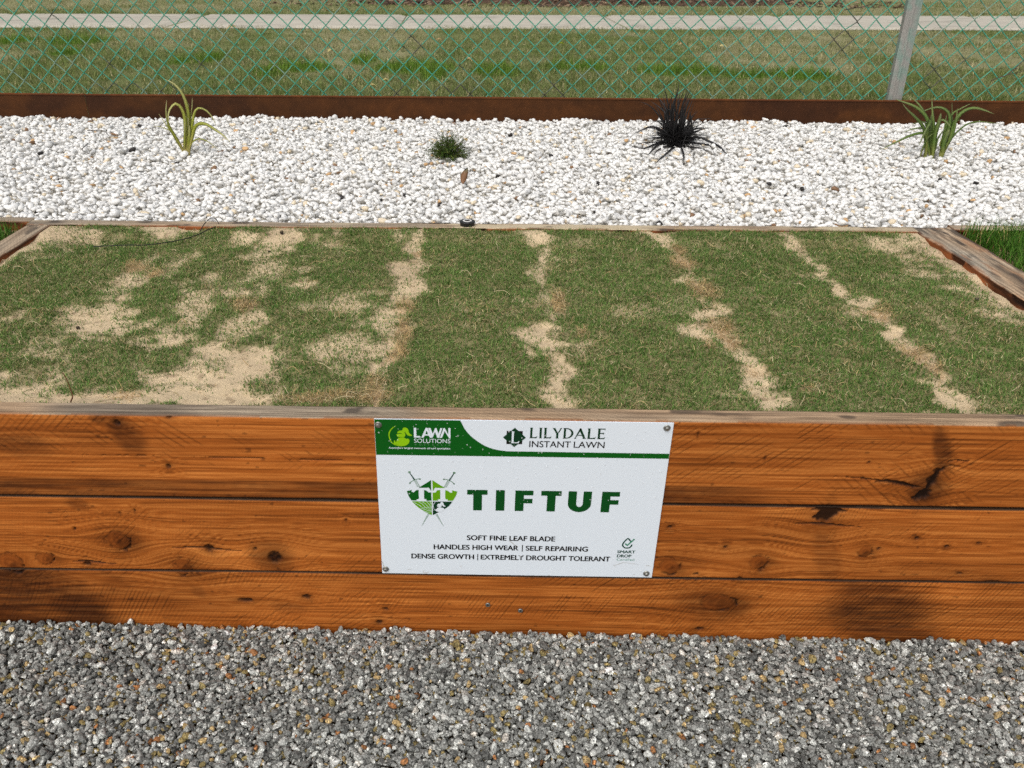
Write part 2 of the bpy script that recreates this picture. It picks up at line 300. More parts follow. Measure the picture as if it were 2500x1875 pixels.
def sleeper(name, L, D, z0, z1, colfront, seed, step=0.003, warm=0.5, wob=0.0015, toprough=0.0, ragged=0.0, s0=0.0, gap_shade=0.0):
    """board along local +X, sawn face at local y=0 looking to -Y, depth D; closed loop of profile points swept along X"""
    H = z1 - z0; ch = 0.004
    nz = max(6, int(H / step)); nd = max(4, int(D / (step * 1.3)))
    prof = [(0, z) for z in np.linspace(z0 + ch, z1 - ch, nz)] + [(ch * .3, z1 - ch * .3)] + [(y, z1) for y in np.linspace(ch, D - ch, nd)]
    kind = [0] * nz + [1] * (nd + 1)
    prof += [(D - ch * .3, z1 - ch * .3), (D, z1 - ch), (D, z1 - H * .5), (D, z0 + ch), (D - ch, z0), (ch, z0)]; kind += [2] * 6
    prof = np.array(prof, float); kind = np.array(kind); n = len(prof); ns = int(L / step) + 1
    S = np.linspace(0, L, ns)
    X = np.repeat(S, n); Y = np.tile(prof[:, 0], ns); Z = np.tile(prof[:, 1], ns); K = np.tile(kind, ns)
    c = np.empty((len(X), 3)); f = K == 0; t = K == 1; b = K == 2
    cf, kd, saw = colfront(X[f] + s0, Z[f]); c[f] = cf
    Y0 = Y.copy()
    Y[f] += 0.005 * kd * (kd > 0.35) + 0.0006 * saw
    arr = np.exp(-((z1 - Z[f]) / 0.004) ** 2)
    c[t] = wood_top(X[t] + s0, Y[t], seed, warm)
    c[t] = mix(c[t], lin(44, 28, 18) + 0 * c[t], np.full(t.sum(), gap_shade))  # upper face painted dark brown as shade in the gap between stacked boards
    edge = (1 - sstep(0.0, 0.008, Y[t])) * 0.5 * (1 - gap_shade)
    c[t] = mix(c[t], mix(W_DARK, W_MID, fbm(X[t] * 30 + s0, Y[t], 3)) * 0.9, edge * (fbm(X[t] * 8 + s0, X[t] * 0, seed + 2) > .45))
    c[b] = lin(110, 70, 40)
    n1 = (fbm((X + s0) * 2.2, Z * 0, seed + 71, 3) - 0.5)
    Z = Z + np.where(Z > z0 + H * .6, wob * 2 * n1, 0) + toprough * (fbm((X + s0) * 14, Y0 * 30, seed + 73, 4) - .5) * t
    Y = Y + wob * 2 * (fbm((X + s0) * 1.7, Z * 6, seed + 79, 3) - 0.5)
    if ragged:                                          # waney inner edge
        rg = ragged * (fbm((X + s0) * 6, Z * 12, seed + 83, 4) - 0.35) 
        Y = Y + np.where(f, rg, 0) + np.where(t & (Y0 < 0.02), rg * (1 - Y0 / 0.02), 0)
    V = np.c_[X, Y, Z]
    i = np.arange((ns - 1) * n); r, q = i // n, i % n; q2 = (q + 1) % n
    Fq = np.c_[r * n + q, (r + 1) * n + q, (r + 1) * n + q2, r * n + q2]
    caps = [np.arange(n)[None, :], np.arange((ns - 1) * n, ns * n)[::-1][None, :]]
    me = mesh_np(name, V, [Fq] + caps, c, smooth=True)
    return me

M_wood = mat('sawn_timber', attr=True, rough=0.62, spec=0.14, var=0.16, vscale=30, stretch=(4, 60, 60), bump=0.35, bscale=30, bdist=0.001)
bed = thing('raised_garden_bed', 'raised bed edged with stacked orange timber sleepers, sand and thin turf inside', 'garden bed', (0, 0, 0))
rows = [(0.302, 0.505, 1), (0.0985, 0.2975, 2), (-0.110, 0.0965, 3)]
sleepers = []
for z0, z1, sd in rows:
    me = sleeper('sleeper', 3.6, 0.048, z0, z1, lambda x, z, a=z0, b=z1, s=sd: wood_front(x, z, a, b, s), 100 + sd, 0.0024, 0.6, 0.0022, 0.0004, s0=-1.8, gap_shade=0.0 if sd == 1 else 0.92)
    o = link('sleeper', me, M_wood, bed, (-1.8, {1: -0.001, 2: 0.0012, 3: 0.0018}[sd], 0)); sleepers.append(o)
sleepers[0]['label'] = 'top front sleeper, orange face and weathered grey upper edge'
sleepers[1]['label'] = 'middle front sleeper with dark knots'
sleepers[2]['label'] = 'bottom front sleeper sunk in the grey gravel'
def rough_side(seed):
    def f(x, z):
        g = fbm(x * 7, z * 60, seed, 4); k = sstep(0.60, 0.68, fbm(x * 11, z * 16, seed + 4, 3))
        c = mix(lin(66, 38, 22), lin(158, 92, 52), np.clip((g - .5) * 2.4 + .5, 0, 1)); c = c * (0.6 + 0.8 * fbm(x * 9, z * 20, seed + 6, 3))[..., None]; return mix(c, lin(26, 18, 14), k * .85), k, g * 0
    return f
for sx, x, rot, D, sd, rg in (('r', BED_X1, -90, 0.132, 211, 0.024), ('l', BED_X0, 90, 0.083, 223, 0.012)):
    L = 1.254
    me = sleeper('sleeper', L, D, 0.305, TOP, rough_side(sd), sd, 0.004, 0.7 if sx == 'r' else 0.3, 0.004, 0.006 if sx == 'r' else 0.002, rg, s0=sd * 1.7)
    o = link('sleeper', me, M_wood, bed, (x, 1.304 if sx == 'r' else 0.05, 0)); o.rotation_euler = (0, 0, math.radians(rot))
    o['label'] = 'right side sleeper, split and weathered with a ragged orange edge' if sx == 'r' else 'left side sleeper, smooth grey-brown top'
for a, b, dy, sd in ((BED_X0 - 0.083, BED_X1 + 0.0, 0.0, 231), (-3.2, BED_X0 - 0.085, 0.03, 233), (BED_X1 + 0.134, 3.2, 0.03, 235)):
    me = sleeper('sleeper', b - a, 0.052, 0.305, TOP, rough_side(sd), sd, 0.004, 0.35, 0.002, 0.002, s0=a)
    o = link('sleeper', me, M_wood, bed, (a, BED_Y1 + dy + 0.002, 0))
    o['label'] = 'back sleeper dusted with sand' if dy == 0 else 'back sleeper of the neighbouring bed'

M_steel = mat('galvanised_steel', lin(150, 150, 145), 0.38, 0.5, 0.85, var=0.15, vscale=200)
M_hole = mat('dark_recess', (0.01, 0.01, 0.012), 0.7)
def disc_head(bm, cx, cz, r, y0, y1, seg=20, bev=0.3):
    """flat screw head standing from y0 out to y1 (towards the viewer, -y)"""
    prof = [(r, y0), (r, y0 + (y1 - y0) * 0.5), (r * (1 - 0.2 * bev), y1 + (y0 - y1) * .1), (r * 0.72, y1)]
    rings = [[bm.verts.new((cx + q * math.cos(2 * math.pi * k / seg), y, cz + q * math.sin(2 * math.pi * k / seg))) for k in range(seg)] for q, y in prof]
    for a, b in zip(rings[:-1], rings[1:]):
        for k in range(seg): bm.faces.new((a[k], b[k], b[(k + 1) % seg], a[(k + 1) % seg]))
    bm.faces.new(rings[-1][::-1]); bm.faces.new(rings[0])
    bmesh.ops.recalc_face_normals(bm, faces=bm.faces)
for cx, cz in ((-0.0637, 0.0107), (0.0115, -0.0053)):
    bm = bmesh.new(); disc_head(bm, cx + 1.8, cz, 0.0058, 0.0005, -0.0022)
    sc = bm_link('screw', bm, M_steel, sleepers[2], True); sc['label'] = 'grey flat-headed screw'
    bm = bmesh.new(); disc_head(bm, cx + 1.8, cz + 0.0004, 0.0021, -0.0018, -0.0026, 6)
    sk = bm_link('screw_socket', bm, M_hole, sleepers[2])

# ------------------------------------------------------------------ loose stones
def stone_shape(seed, p, planes, ico):
    rng = np.random.default_rng(seed)
    bm = bmesh.new(); bmesh.ops.create_icosphere(bm, subdivisions=ico, radius=1)
    V = np.array([v.co for v in bm.verts]); bm.verts.ensure_lookup_table()
    Fv = np.array([[v.index for v in f.verts] for f in bm.faces]); bm.free()
    n = rng.normal(size=(planes, 3)); n /= np.linalg.norm(n, axis=1)[:, None]; d = rng.uniform(0.62, 1.0, planes)
    s = (np.clip(V @ n.T, 0, None) / d) ** p
    r = np.minimum(s.sum(1) ** (-1.0 / p), 1.25)
    return V * r[:, None], Fv

def pile(n, x0, x1, y0, y1, base, size, cell, seed, tries=5, ok=None):
    """drop stones one by one onto the lowest of a few tries; returns positions and semi-axes"""
    rng = np.random.default_rng(seed)
    nx, ny = int((x1 - x0) / cell) + 1, int((y1 - y0) / cell) + 1
    gx, gy = np.meshgrid(x0 + np.arange(nx) * cell, y0 + np.arange(ny) * cell, indexing='ij')
    B = base(gx, gy); Hh = B.copy()
    P = np.empty((n, 3)); A = np.empty((n, 3)); yaw = rng.uniform(0, 2 * np.pi, n)
    s = size(rng, n); el = rng.uniform(0.75, 1.5, n)
    A[:, 0] = s * el; A[:, 1] = s * rng.uniform(0.72, 1.0, n) ; A[:, 2] = s * rng.uniform(0.5, 0.85, n)
    cx = rng.uniform(x0, x1, (n, tries)); cy = rng.uniform(y0, y1, (n, tries))
    ci = np.clip(((cx - x0) / cell).astype(int), 1, nx - 2); cj = np.clip(((cy - y0) / cell).astype(int), 1, ny - 2)
    for i in range(n):
        best = None
        for k in range(tries):
            h = Hh[ci[i, k], cj[i, k]] - B[ci[i, k], cj[i, k]]
            if best is None or h < best[0]: best = (h, k)
        k = best[1]; x, y = cx[i, k], cy[i, k]; r = max(A[i, 0], A[i, 1])
        i0, i1 = max(0, int((x - r - x0) / cell)), min(nx, int((x + r - x0) / cell) + 2)
        j0, j1 = max(0, int((y - r - y0) / cell)), min(ny, int((y + r - y0) / cell) + 2)
        dx = gx[i0:i1, j0:j1] - x; dy = gy[i0:i1, j0:j1] - y; ca, sa = math.cos(yaw[i]), math.sin(yaw[i])
        q = 1 - ((dx * ca + dy * sa) / A[i, 0]) ** 2 - ((-dx * sa + dy * ca) / A[i, 1]) ** 2
        m = q > 0.05
        if not m.any(): P[i] = (x, y, -9); continue
        hz = A[i, 2] * np.sqrt(np.where(m, q, 0)); hh = Hh[i0:i1, j0:j1]
        con = (hh + hz)[m]; z = 0.45 * con.max() + 0.55 * con.mean()
        P[i] = (x, y, z); Hh[i0:i1, j0:j1] = np.where(m, np.maximum(hh, z + hz * 0.9), hh)
    lift = (Hh - B)[2:-2, 2:-2].mean()
    return P, A, yaw, lift, rng

def stones_mesh(name, P, A, yaw, cols, shapes, rng, tilt, smooth):
    n = len(P); tx = rng.normal(0, tilt, n); ty = rng.normal(0, tilt, n)
    which = rng.integers(0, len(shapes), n)
    Vs, Fs, Cs, k = [], [], [], 0
    for j, (V, Fv) in enumerate(shapes):
        ii = np.nonzero(which == j)[0]
        if not len(ii): continue
        Q = V[None] * A[ii][:, None, :]
        c, s = np.cos(tx[ii])[:, None], np.sin(tx[ii])[:, None]
        Q = np.stack([Q[..., 0], Q[..., 1] * c - Q[..., 2] * s, Q[..., 1] * s + Q[..., 2] * c], -1)
        c, s = np.cos(ty[ii])[:, None], np.sin(ty[ii])[:, None]
        Q = np.stack([Q[..., 0] * c + Q[..., 2] * s, Q[..., 1], -Q[..., 0] * s + Q[..., 2] * c], -1)
        c, s = np.cos(yaw[ii])[:, None], np.sin(yaw[ii])[:, None]
        Q = np.stack([Q[..., 0] * c - Q[..., 1] * s, Q[..., 0] * s + Q[..., 1] * c, Q[..., 2]], -1) + P[ii][:, None, :]
        Vs.append(Q.reshape(-1, 3)); nv = len(V)
        Fs.append((Fv[None] + (np.arange(len(ii)) * nv)[:, None, None]).reshape(-1, 3) + k); k += len(ii) * nv
        Cs.append(np.repeat(cols[ii], nv, axis=0))
    return mesh_np(name, np.concatenate(Vs), np.concatenate(Fs), np.concatenate(Cs), smooth)

# grey crushed gravel in front of the wall
def grav_top(x, y): return -0.066 - 0.006 * x + 0.010 * (fbm(x * 4, y * 4, 91, 2) - 0.5) + 0.012 * np.exp(-((y + 0.02) / 0.05) ** 2) * (fbm(x * 7, 0 * y, 92, 3) - 0.35)
def grav_base(x, y): return grav_top(x, y) - 0.03
NG = 55000
P, A, yaw, lift, rng = pile(NG, -1.5, 1.5, -0.60, -0.004, grav_base, lambda r, n: np.clip(r.lognormal(math.log(0.0048), 0.31, n), 0.0023, 0.0100), 0.0034, 4)
P[:, 2] += 0.03 - lift
P[:, 1] = np.minimum(P[:, 1], -A[:, :2].max(1) * 0.9)
u = rng.uniform(size=NG)
g = rng.normal(0, 1, NG)
base = np.clip(0.305 * np.exp(0.50 * g), 0.05, 0.64)
cols = base[:, None] * np.array([0.99, 1.0, 0.925])
pal = [lin(186, 160, 112), lin(170, 118, 74), lin(150, 134, 88), lin(214, 208, 196), lin(232, 230, 226)]
for lo, hi, p in ((0, 0.040, 0), (0.040, 0.052, 1), (0.052, 0.10, 2), (0.10, 0.12, 3), (0.12, 0.123, 4)):
    m = (u >= lo) & (u < hi); cols[m] = pal[p] * rng.uniform(0.65, 1.15, (m.sum(), 1))
shapes = [stone_shape(300 + i, 40, 10, 2) for i in range(26)]
M_gravel = mat('granite_gravel', attr=True, rough=0.75, spec=0.3, var=0.45, vscale=260, bump=0.5, bscale=500, bdist=0.001, speck=[(330, 0.56, 0.30), (230, 0.60, 0.45), (260, 0.62, 1.9)])
o = link('gravel', stones_mesh('gravel', P, A, yaw, cols, shapes, rng, 0.5, False), M_gravel)
tag(o, 'grey crushed granite gravel spread in front of the timber wall', 'gravel', kind='stuff')

# white pebbles behind the bed
def peb_top(x, y):
    return 0.502 + 0.026 * sstep(1.4, 2.9, y) + 0.022 * (fbm(x * 1.6, y * 1.6, 95, 3) - 0.5) * sstep(1.35, 1.7, y) + 0.012 * (fbm(x * 5, y * 3, 96, 2) - .5) * sstep(2.6, 3.0, y)
NW = 43000
P, A, yaw, lift, rng = pile(NW, -3.3, 3.5, 1.318, 3.05, lambda x, y: peb_top(x, y) - 0.04, lambda r, n: np.clip(r.lognormal(math.log(0.0097), 0.23, n), 0.0052, 0.0175), 0.006, 6)
P[:, 2] += 0.04 - lift - 0.004
P[:, 1] = np.minimum(P[:, 1], EDGE(P[:, 0]) - 0.004 - A[:, :2].max(1) * .9)
P[:, 1] = np.maximum(P[:, 1], np.where((P[:, 0] > BED_X1 + .13) | (P[:, 0] < BED_X0 - .08), 1.335, 1.306) + A[:, :2].max(1) * .7)
u = rng.uniform(size=NW)
cols = np.clip(0.82 + 0.045 * rng.normal(size=NW), 0.6, 0.88)[:, None] * np.array([1.0, 0.982, 0.94])
for lo, hi, c, sp in ((0, 0.030, lin(226, 210, 182), .12), (0.030, 0.040, lin(206, 168, 122), .2), (0.040, 0.14, lin(208, 207, 204), .10), (0.14, 0.144, lin(140, 108, 80), .3), (0.144, 0.146, lin(50, 46, 44), .3), (0.146, 0.165, lin(190, 186, 178), .12)):
    m = (u >= lo) & (u < hi); cols[m] = c * rng.uniform(1 - sp, 1 + sp * .5, (m.sum(), 1))
shapes = [stone_shape(400 + i, 7, 12, 2) for i in range(24)]
M_pebble = mat('white_pebble', attr=True, rough=0.5, spec=0.35, var=0.06, vscale=70)
o = link('white_pebbles', stones_mesh('white_pebbles', P, A, yaw, cols, shapes, rng, 0.28, True), M_pebble)
tag(o, 'white decorative pebbles with a few tan ones, filling the strip behind the bed', 'pebbles', kind='stuff')

# fine pale grit under the pebbles
M_grit = mat('pale_grit', lin(214, 209, 198), 0.95, 0.1, var=0.25, vscale=90)
tag(grid_sheet('grit', -3.4, 3.6, 1.304, 3.055, 0.05, lambda x, y: peb_top(x, y) - 0.020, lambda x, y: np.ones(np.shape(x) + (3,)), M_grit), kind='structure')

# ------------------------------------------------------------------ sand bed and turf
SAND = [(-1.497, 1.18, 0.084, 0.099, 1), (-1.518, 1.063, 0.044, 0.056, 0.9), (-1.141, 1.239, 0.101, 0.071, 1), (-1.255, 1.274, 0.047, 0.052, 0.8), (-0.745, 1.176, 0.061, 0.111, 1), (-0.757, 1.061, 0.044, 0.091, 0.6), (-0.299, 1.095, 0.026, 0.117, 1), (-0.297, 0.886, 0.041, 0.09, 1), (-0.275, 0.774, 0.039, 0.055, 1), (-0.301, 0.687, 0.025, 0.051, 0.8), (-0.319, 0.543, 0.036, 0.077, 0.8), (-0.341, 0.47, 0.029, 0.043, 0.6), (-0.308, 0.264, 0.027, 0.048, 1), (-1.113, 0.987, 0.028, 0.053, 0.5), (-1.096, 0.789, 0.04, 0.075, 0.7), (-1.108, 0.718, 0.032, 0.026, 0.6), (-1.081, 0.524, 0.078, 0.092, 1), (-1.063, 0.602, 0.025, 0.048, 0.8), (-0.975, 0.468, 0.035, 0.036, 0.8), (-1.304, 0.534, 0.03, 0.038, 0.6), (-1.163, 0.355, 0.05, 0.039, 0.4), (-1.135, 0.199, 0.026, 0.028, 0.7), (-0.796, 0.717, 0.045, 0.038, 0.7), (-0.802, 1.005, 0.043, 0.032, 0.5), (-0.714, 0.935, 0.042, 0.083, 0.5), (-0.606, 0.917, 0.042, 0.04, 0.5), (-0.601, 0.784, 0.04, 0.046, 0.6), (-0.698, 0.49, 0.035, 0.066, 0.8), (-0.707, 0.433, 0.029, 0.042, 0.6), (-0.847, 0.369, 0.062, 0.033, 0.9), (-1.007, 0.372, 0.022, 0.026, 0.6), (-0.701, 0.328, 0.071, 0.051, 0.9), (-0.609, 0.269, 0.059, 0.073, 0.9), (-0.699, 0.209, 0.083, 0.057, 1), (-0.655, 0.145, 0.081, 0.054, 1), (-0.869, 0.108, 0.208, 0.031, 1), (-1.058, 0.135, 0.091, 0.043, 0.9), (-1.112, 0.306, 0.038, 0.025, 0.5), (-0.591, 0.382, 0.034, 0.026, 0.4), (-0.407, 0.36, 0.039, 0.039, 0.6), (-0.391, 0.497, 0.03, 0.029, 0.4), (-0.406, 0.274, 0.043, 0.03, 0.4), (0.092, 1.199, 0.05, 0.069, 1), (0.103, 1.018, 0.018, 0.111, 0.9), (0.074, 0.876, 0.031, 0.039, 0.5), (0.084, 0.713, 0.032, 0.052, 0.4), (0.104, 0.554, 0.018, 0.046, 1), (0.05, 0.452, 0.058, 0.039, 1), (0.1, 0.425, 0.023, 0.041, 0.9), (0.033, 0.346, 0.033, 0.032, 0.7), (0.099, 0.286, 0.027, 0.049, 1), (0.098, 0.206, 0.026, 0.045, 1), (0.1, 0.121, 0.03, 0.036, 1), (0.157, 0.374, 0.022, 0.039, 0.5), (0.304, 0.605, 0.031, 0.048, 0.4), (0.166, 0.999, 0.043, 0.021, 0.4), (0.496, 1.21, 0.038, 0.069, 1), (0.498, 1.139, 0.022, 0.035, 0.8), (0.517, 0.868, 0.02, 0.039, 0.7), (0.516, 0.594, 0.034, 0.056, 1), (0.461, 0.49, 0.041, 0.043, 1), (0.516, 0.409, 0.023, 0.047, 0.8), (0.515, 0.32, 0.022, 0.044, 0.9), (0.518, 0.238, 0.021, 0.047, 1), (0.525, 0.172, 0.03, 0.044, 1), (0.512, 0.11, 0.039, 0.031, 1), (0.924, 1.117, 0.015, 0.034, 0.8), (0.919, 0.988, 0.025, 0.038, 0.9), (0.926, 0.888, 0.027, 0.043, 1), (0.934, 0.769, 0.023, 0.04, 1), (0.946, 0.685, 0.025, 0.042, 1), (0.944, 0.574, 0.024, 0.039, 0.8), (0.942, 0.473, 0.02, 0.043, 1), (0.947, 0.406, 0.025, 0.04, 0.7), (0.939, 0.318, 0.024, 0.037, 0.8), (0.933, 0.225, 0.018, 0.034, 1), (0.931, 0.15, 0.018, 0.026, 1), (1.209, 1.158, 0.06, 0.059, 0.6), (1.239, 1.027, 0.043, 0.065, 0.7), (1.225, 0.906, 0.041, 0.05, 0.6), (1.295, 1.184, 0.03, 0.048, 0.6), (1.362, 1.233, 0.031, 0.075, 1), (1.342, 1.051, 0.022, 0.089, 0.8), (1.358, 0.929, 0.028, 0.061, 0.9), (1.332, 0.728, 0.039, 0.07, 0.9), (1.343, 0.646, 0.031, 0.049, 1), (1.242, 0.777, 0.039, 0.045, 0.5), (1.283, 0.744, 0.032, 0.035, 0.5), (1.25, 0.597, 0.037, 0.039, 0.6), (1.273, 0.553, 0.024, 0.03, 0.6), (0.853, 0.089, 0.049, 0.008, 0.8), (0.441, 0.119, 0.02, 0.01, 0.6), (-0.95, 0.085, 0.30, 0.045, 1.35), (-0.68, 0.13, 0.13, 0.06, 1.25), (-0.61, 0.27, 0.08, 0.08, 1.1), (-0.80, 0.22, 0.06, 0.04, 1.0)]
STRAW = [(-1.119, 0.904, 0.028, 0.03), (-0.717, 0.611, 0.031, 0.032), (-0.28, 0.443, 0.017, 0.1), (-0.284, 0.351, 0.019, 0.052), (-0.307, 0.153, 0.023, 0.065), (-0.312, 0.111, 0.04, 0.026), (-0.42, 0.104, 0.099, 0.014), (-0.859, 0.109, 0.03, 0.015), (-1.056, 0.847, 0.027, 0.029), (-1.357, 1.31, 0.032, 0.039), (-0.288, 1.051, 0.022, 0.033), (-0.283, 0.621, 0.019, 0.049), (0.536, 1.073, 0.022, 0.056), (0.53, 0.957, 0.032, 0.052), (0.54, 0.751, 0.036, 0.063), (0.52, 0.491, 0.023, 0.058), (0.537, 0.423, 0.023, 0.041), (0.963, 0.59, 0.024, 0.039), (0.951, 0.368, 0.033, 0.052), (0.96, 0.283, 0.021, 0.036), (0.117, 0.648, 0.019, 0.067), (0.171, 0.454, 0.017, 0.021), (0.468, 0.395, 0.014, 0.027), (0.623, 0.148, 0.023, 0.01), (0.546, 0.261, 0.021, 0.024)]
CLUMP = [(-0.868, 0.172, 0.041, 0.033), (-0.849, 0.263, 0.08, 0.061), (-1.036, 0.259, 0.069, 0.048), (-1.096, 0.172, 0.036, 0.027), (-0.526, 0.259, 0.048, 0.048), (-0.574, 0.168, 0.046, 0.027), (-1.023, 0.105, 0.02, 0.012)]
def blob_max(B, x, y, soft, wv, seed):
    s = np.zeros(np.shape(x)); wx = x + wv * (fbm(x * 16, y * 16, seed, 4) - 0.5); wy = y + wv * 1.3 * (fbm(x * 16 + 50, y * 16, seed + 9, 4) - 0.5)
    for b in B:
        k = b[4] if len(b) > 4 else 1.0
        d = np.hypot((wx - b[0]) / (b[2] * 1.05), (wy - b[1]) / (b[3] * 1.05))
        s = np.maximum(s, k * (1 - sstep(1 - soft, 1 + soft, d)))
    return s
SEAMS = [([(-0.285, 1.24), (-0.30, 1.0), (-0.285, 0.80), (-0.32, 0.55), (-0.30, 0.35), (-0.31, 0.05)], .026, .8), ([(0.095, 1.25), (0.103, 1.0), (0.085, 0.72), (0.10, 0.5), (0.095, 0.3), (0.10, 0.05)], .018, .75), ([(0.49, 1.25), (0.525, 1.05), (0.525, 0.8), (0.51, 0.6), (0.52, 0.35), (0.515, 0.05)], .020, .8), ([(0.915, 1.2), (0.925, 0.95), (0.94, 0.7), (0.945, 0.45), (0.938, 0.25), (0.94, 0.05)], .016, .85), ([(-0.69, 1.24), (-0.70, 0.8), (-0.69, 0.45), (-0.66, 0.05)], .05, .5), ([(-1.11, 1.1), (-1.10, 0.7), (-1.07, 0.4), (-1.02, 0.05)], .04, .45)]
def seams(x, y):
    s = np.zeros(np.shape(x)); w = 0.014 * (fbm(y * 7 + 3 * np.round(x * 2.4), x * 0, 125, 3) - .5) + 0.03 * (fbm(x * 30, y * 30, 127, 3) - .5)
    for P, wd, k in SEAMS:
        P = np.array(P); xc = np.interp(-y, -P[:, 1], P[:, 0]); d = np.abs(x + w * 1.3 - xc) / (wd * 0.8 * (0.15 + 1.7 * sstep(.3, .7, fbm(y * 8, 0 * y + P[0, 0], 129, 3))))
        s = np.maximum(s, 0.85 * k * np.exp(-d ** 2))
    return s
def turf_density(x, y):
    s = np.maximum(blob_max(SAND, x, y, 0.55, 0.11, 131) * 0.93, seams(x, y))
    s = s * (0.62 + 0.72 * fbm(x * 26, y * 30, 133, 4))
    left = 1 - sstep(-0.34, -0.26, x)
    s = np.maximum(s, left * 0.55 * sstep(0.54, 0.74, fbm(x * 7, y * 6, 137, 5)))
    s = np.maximum(s, (1 - left) * 0.25 * sstep(0.62, 0.76, fbm(x * 9, y * 8, 139, 4)))
    s = np.maximum(s, 0.55 * sstep(1.22, 1.36, x + 0.12 * (fbm(x * 5, y * 6, 141) - .5)))
    s = np.minimum(s, 1 - 0.75 * blob_max(CLUMP, x, y, 0.4, 0.06, 151))
    edge = sstep(BED_X0 + 0.0, BED_X0 + 0.05, x) * (1 - sstep(BED_X1 - 0.06, BED_X1 + 0.0, x))
    return np.clip(1 - s, 0, 1) * edge
def straw_zone(x, y): return blob_max(STRAW, x, y, 0.5, 0.05, 161)
def sand_z(x, y):
    d = turf_density(x, y)
    z = 0.476 + 0.010 * d + 0.014 * (fbm(x * 5, y * 5, 171, 3) - 0.5) + 0.007 * (fbm(x * 26, y * 26, 173, 3) - 0.5)
    z = z + 0.012 * (1 - sstep(0.05, 0.16, y)) * sstep(-0.45, -0.9, x) + 0.026 * sstep(1.12, 1.24, y) * sstep(.25, .6, fbm(x * 4, 0 * y, 175, 3))
    z = z + 0.016 * (1 - sstep(-1.5, -1.36, x)) * (0.4 + fbm(x * 0, y * 7, 177, 3))
    z = z + 0.022 * sstep(1.22, 1.34, x) * (fbm(x * 0, y * 9, 178, 3) * 1.4 - 0.2) + 0.005 * sstep(0.94, 1.0, x) * np.exp(-((x - .99) / .05) ** 2)
    return np.minimum(z, 0.500)
C_SAND, C_THATCH, C_EARTH = lin(206, 184, 150), lin(98, 102, 54), lin(96, 70, 50)
def sand_col(x, y):
    d = turf_density(x, y)
    c = C_SAND * (0.86 + 0.26 * fbm(x * 9, y * 9, 181, 4))[..., None]
    c = mix(c, c * np.array([.82, .80, .80]), sstep(0.55, 0.75, fbm(x * 4, y * 4, 183, 3)) * .6)
    c = mix(c, C_THATCH, sstep(0.45, 0.95, d) * 0.72)
    c = mix(c, lin(184, 150, 112), straw_zone(x, y) * 0.2)
    return mix(c, C_EARTH, sstep(0.76, 0.82, fbm(x * 50, y * 50, 187, 2)) * 0.45)
M_sand = mat('sand', attr=True, rough=0.97, spec=0.08, var=0.16, vscale=420, bump=0.7, bscale=300, bdist=0.003, speck=[(240, 0.66, 0.6)])
tag(grid_sheet('sand', BED_X0 - 0.03, BED_X1 + 0.05, 0.03, BED_Y1 + 0.008, 0.006, sand_z, sand_col, M_sand), kind='structure')
tag(grid_sheet('side_soil', BED_X1 + 0.12, 3.2, 0.03, 1.285, 0.03, lambda x, y: 0.468 + .01 * fbm(x * 8, y * 8, 3), lambda x, y: np.ones(np.shape(x) + (3,)) * lin(150, 130, 100), M_sand), kind='structure')
tag(grid_sheet('side_soil', -3.2, BED_X0 - 0.07, 0.03, 1.285, 0.03, lambda x, y: 0.468 + .01 * fbm(x * 8, y * 8, 3), lambda x, y: np.ones(np.shape(x) + (3,)) * lin(150, 130, 100), M_sand), kind='structure')

def blades(name, P, L, W, az, lean, curl, cols, tipcol, m, seg=2):
    """tapered bent blades: root P, heading az, lean from vertical at the root, further bend curl along the blade"""
    n = len(P); hx, hy = np.cos(az), np.sin(az); sx, sy = -hy, hx
    ang = lean.copy(); p = P.copy(); V = []; C = []
    for k in range(seg + 1):
        t = k / seg; wd = W * (1 - t) ** 0.7 * (0.8 if k == 0 else 1.0)
        if k < seg:
            V.append(np.stack([p[:, 0] + sx * wd / 2, p[:, 1] + sy * wd / 2, p[:, 2]], -1))
            V.append(np.stack([p[:, 0] - sx * wd / 2, p[:, 1] - sy * wd / 2, p[:, 2]], -1))
            cc = mix(cols, tipcol, np.full(n, t * 0.7)); C += [cc, cc]
        else:
            V.append(p.copy()); C.append(mix(cols, tipcol, np.full(n, 1.0)))
        st = L / seg; p = p + np.stack([np.sin(ang) * hx * st, np.sin(ang) * hy * st, np.cos(ang) * st], -1); ang = ang + curl
    nv = 2 * seg + 1
    V = np.stack(V, 1).reshape(-1, 3); C = np.stack(C, 1).reshape(-1, 3); o = (np.arange(n) * nv)[:, None]
    quads = np.concatenate([o + np.array([[2 * k, 2 * k + 1, 2 * k + 3, 2 * k + 2]]) for k in range(seg - 1)]) if seg > 1 else np.zeros((0, 4), int)
    tris = o + np.array([[2 * seg - 2, 2 * seg - 1, 2 * seg]])
    return link(name, mesh_np(name, V, [quads, tris], C, True), m)

def leaf_mat(name, rough=0.6, spec=0.2, trans=0.25):
    m = bpy.data.materials.new(name); m.use_nodes = True; t = m.node_tree; N = t.nodes; L = t.links; P = N['Principled BSDF']
    a = N.new('ShaderNodeAttribute'); a.attribute_name = 'col'
    L.new(a.outputs['Color'], P.inputs['Base Color']); P.inputs['Roughness'].default_value = rough; P.inputs['Specular IOR Level'].default_value = spec
    tr = N.new('ShaderNodeBsdfTranslucent'); L.new(a.outputs['Color'], tr.inputs['Color'])
    mx = N.new('ShaderNodeMixShader'); mx.inputs[0].default_value = trans
    L.new(P.outputs[0], mx.inputs[1]); L.new(tr.outputs[0], mx.inputs[2]); L.new(mx.outputs[0], N['Material Output'].inputs['Surface'])
    return m
M_grass = leaf_mat('grass_blade')
GREENS = np.array([lin(72, 106, 42), lin(86, 120, 50), lin(96, 128, 58), lin(118, 140, 76), lin(78, 102, 46)])
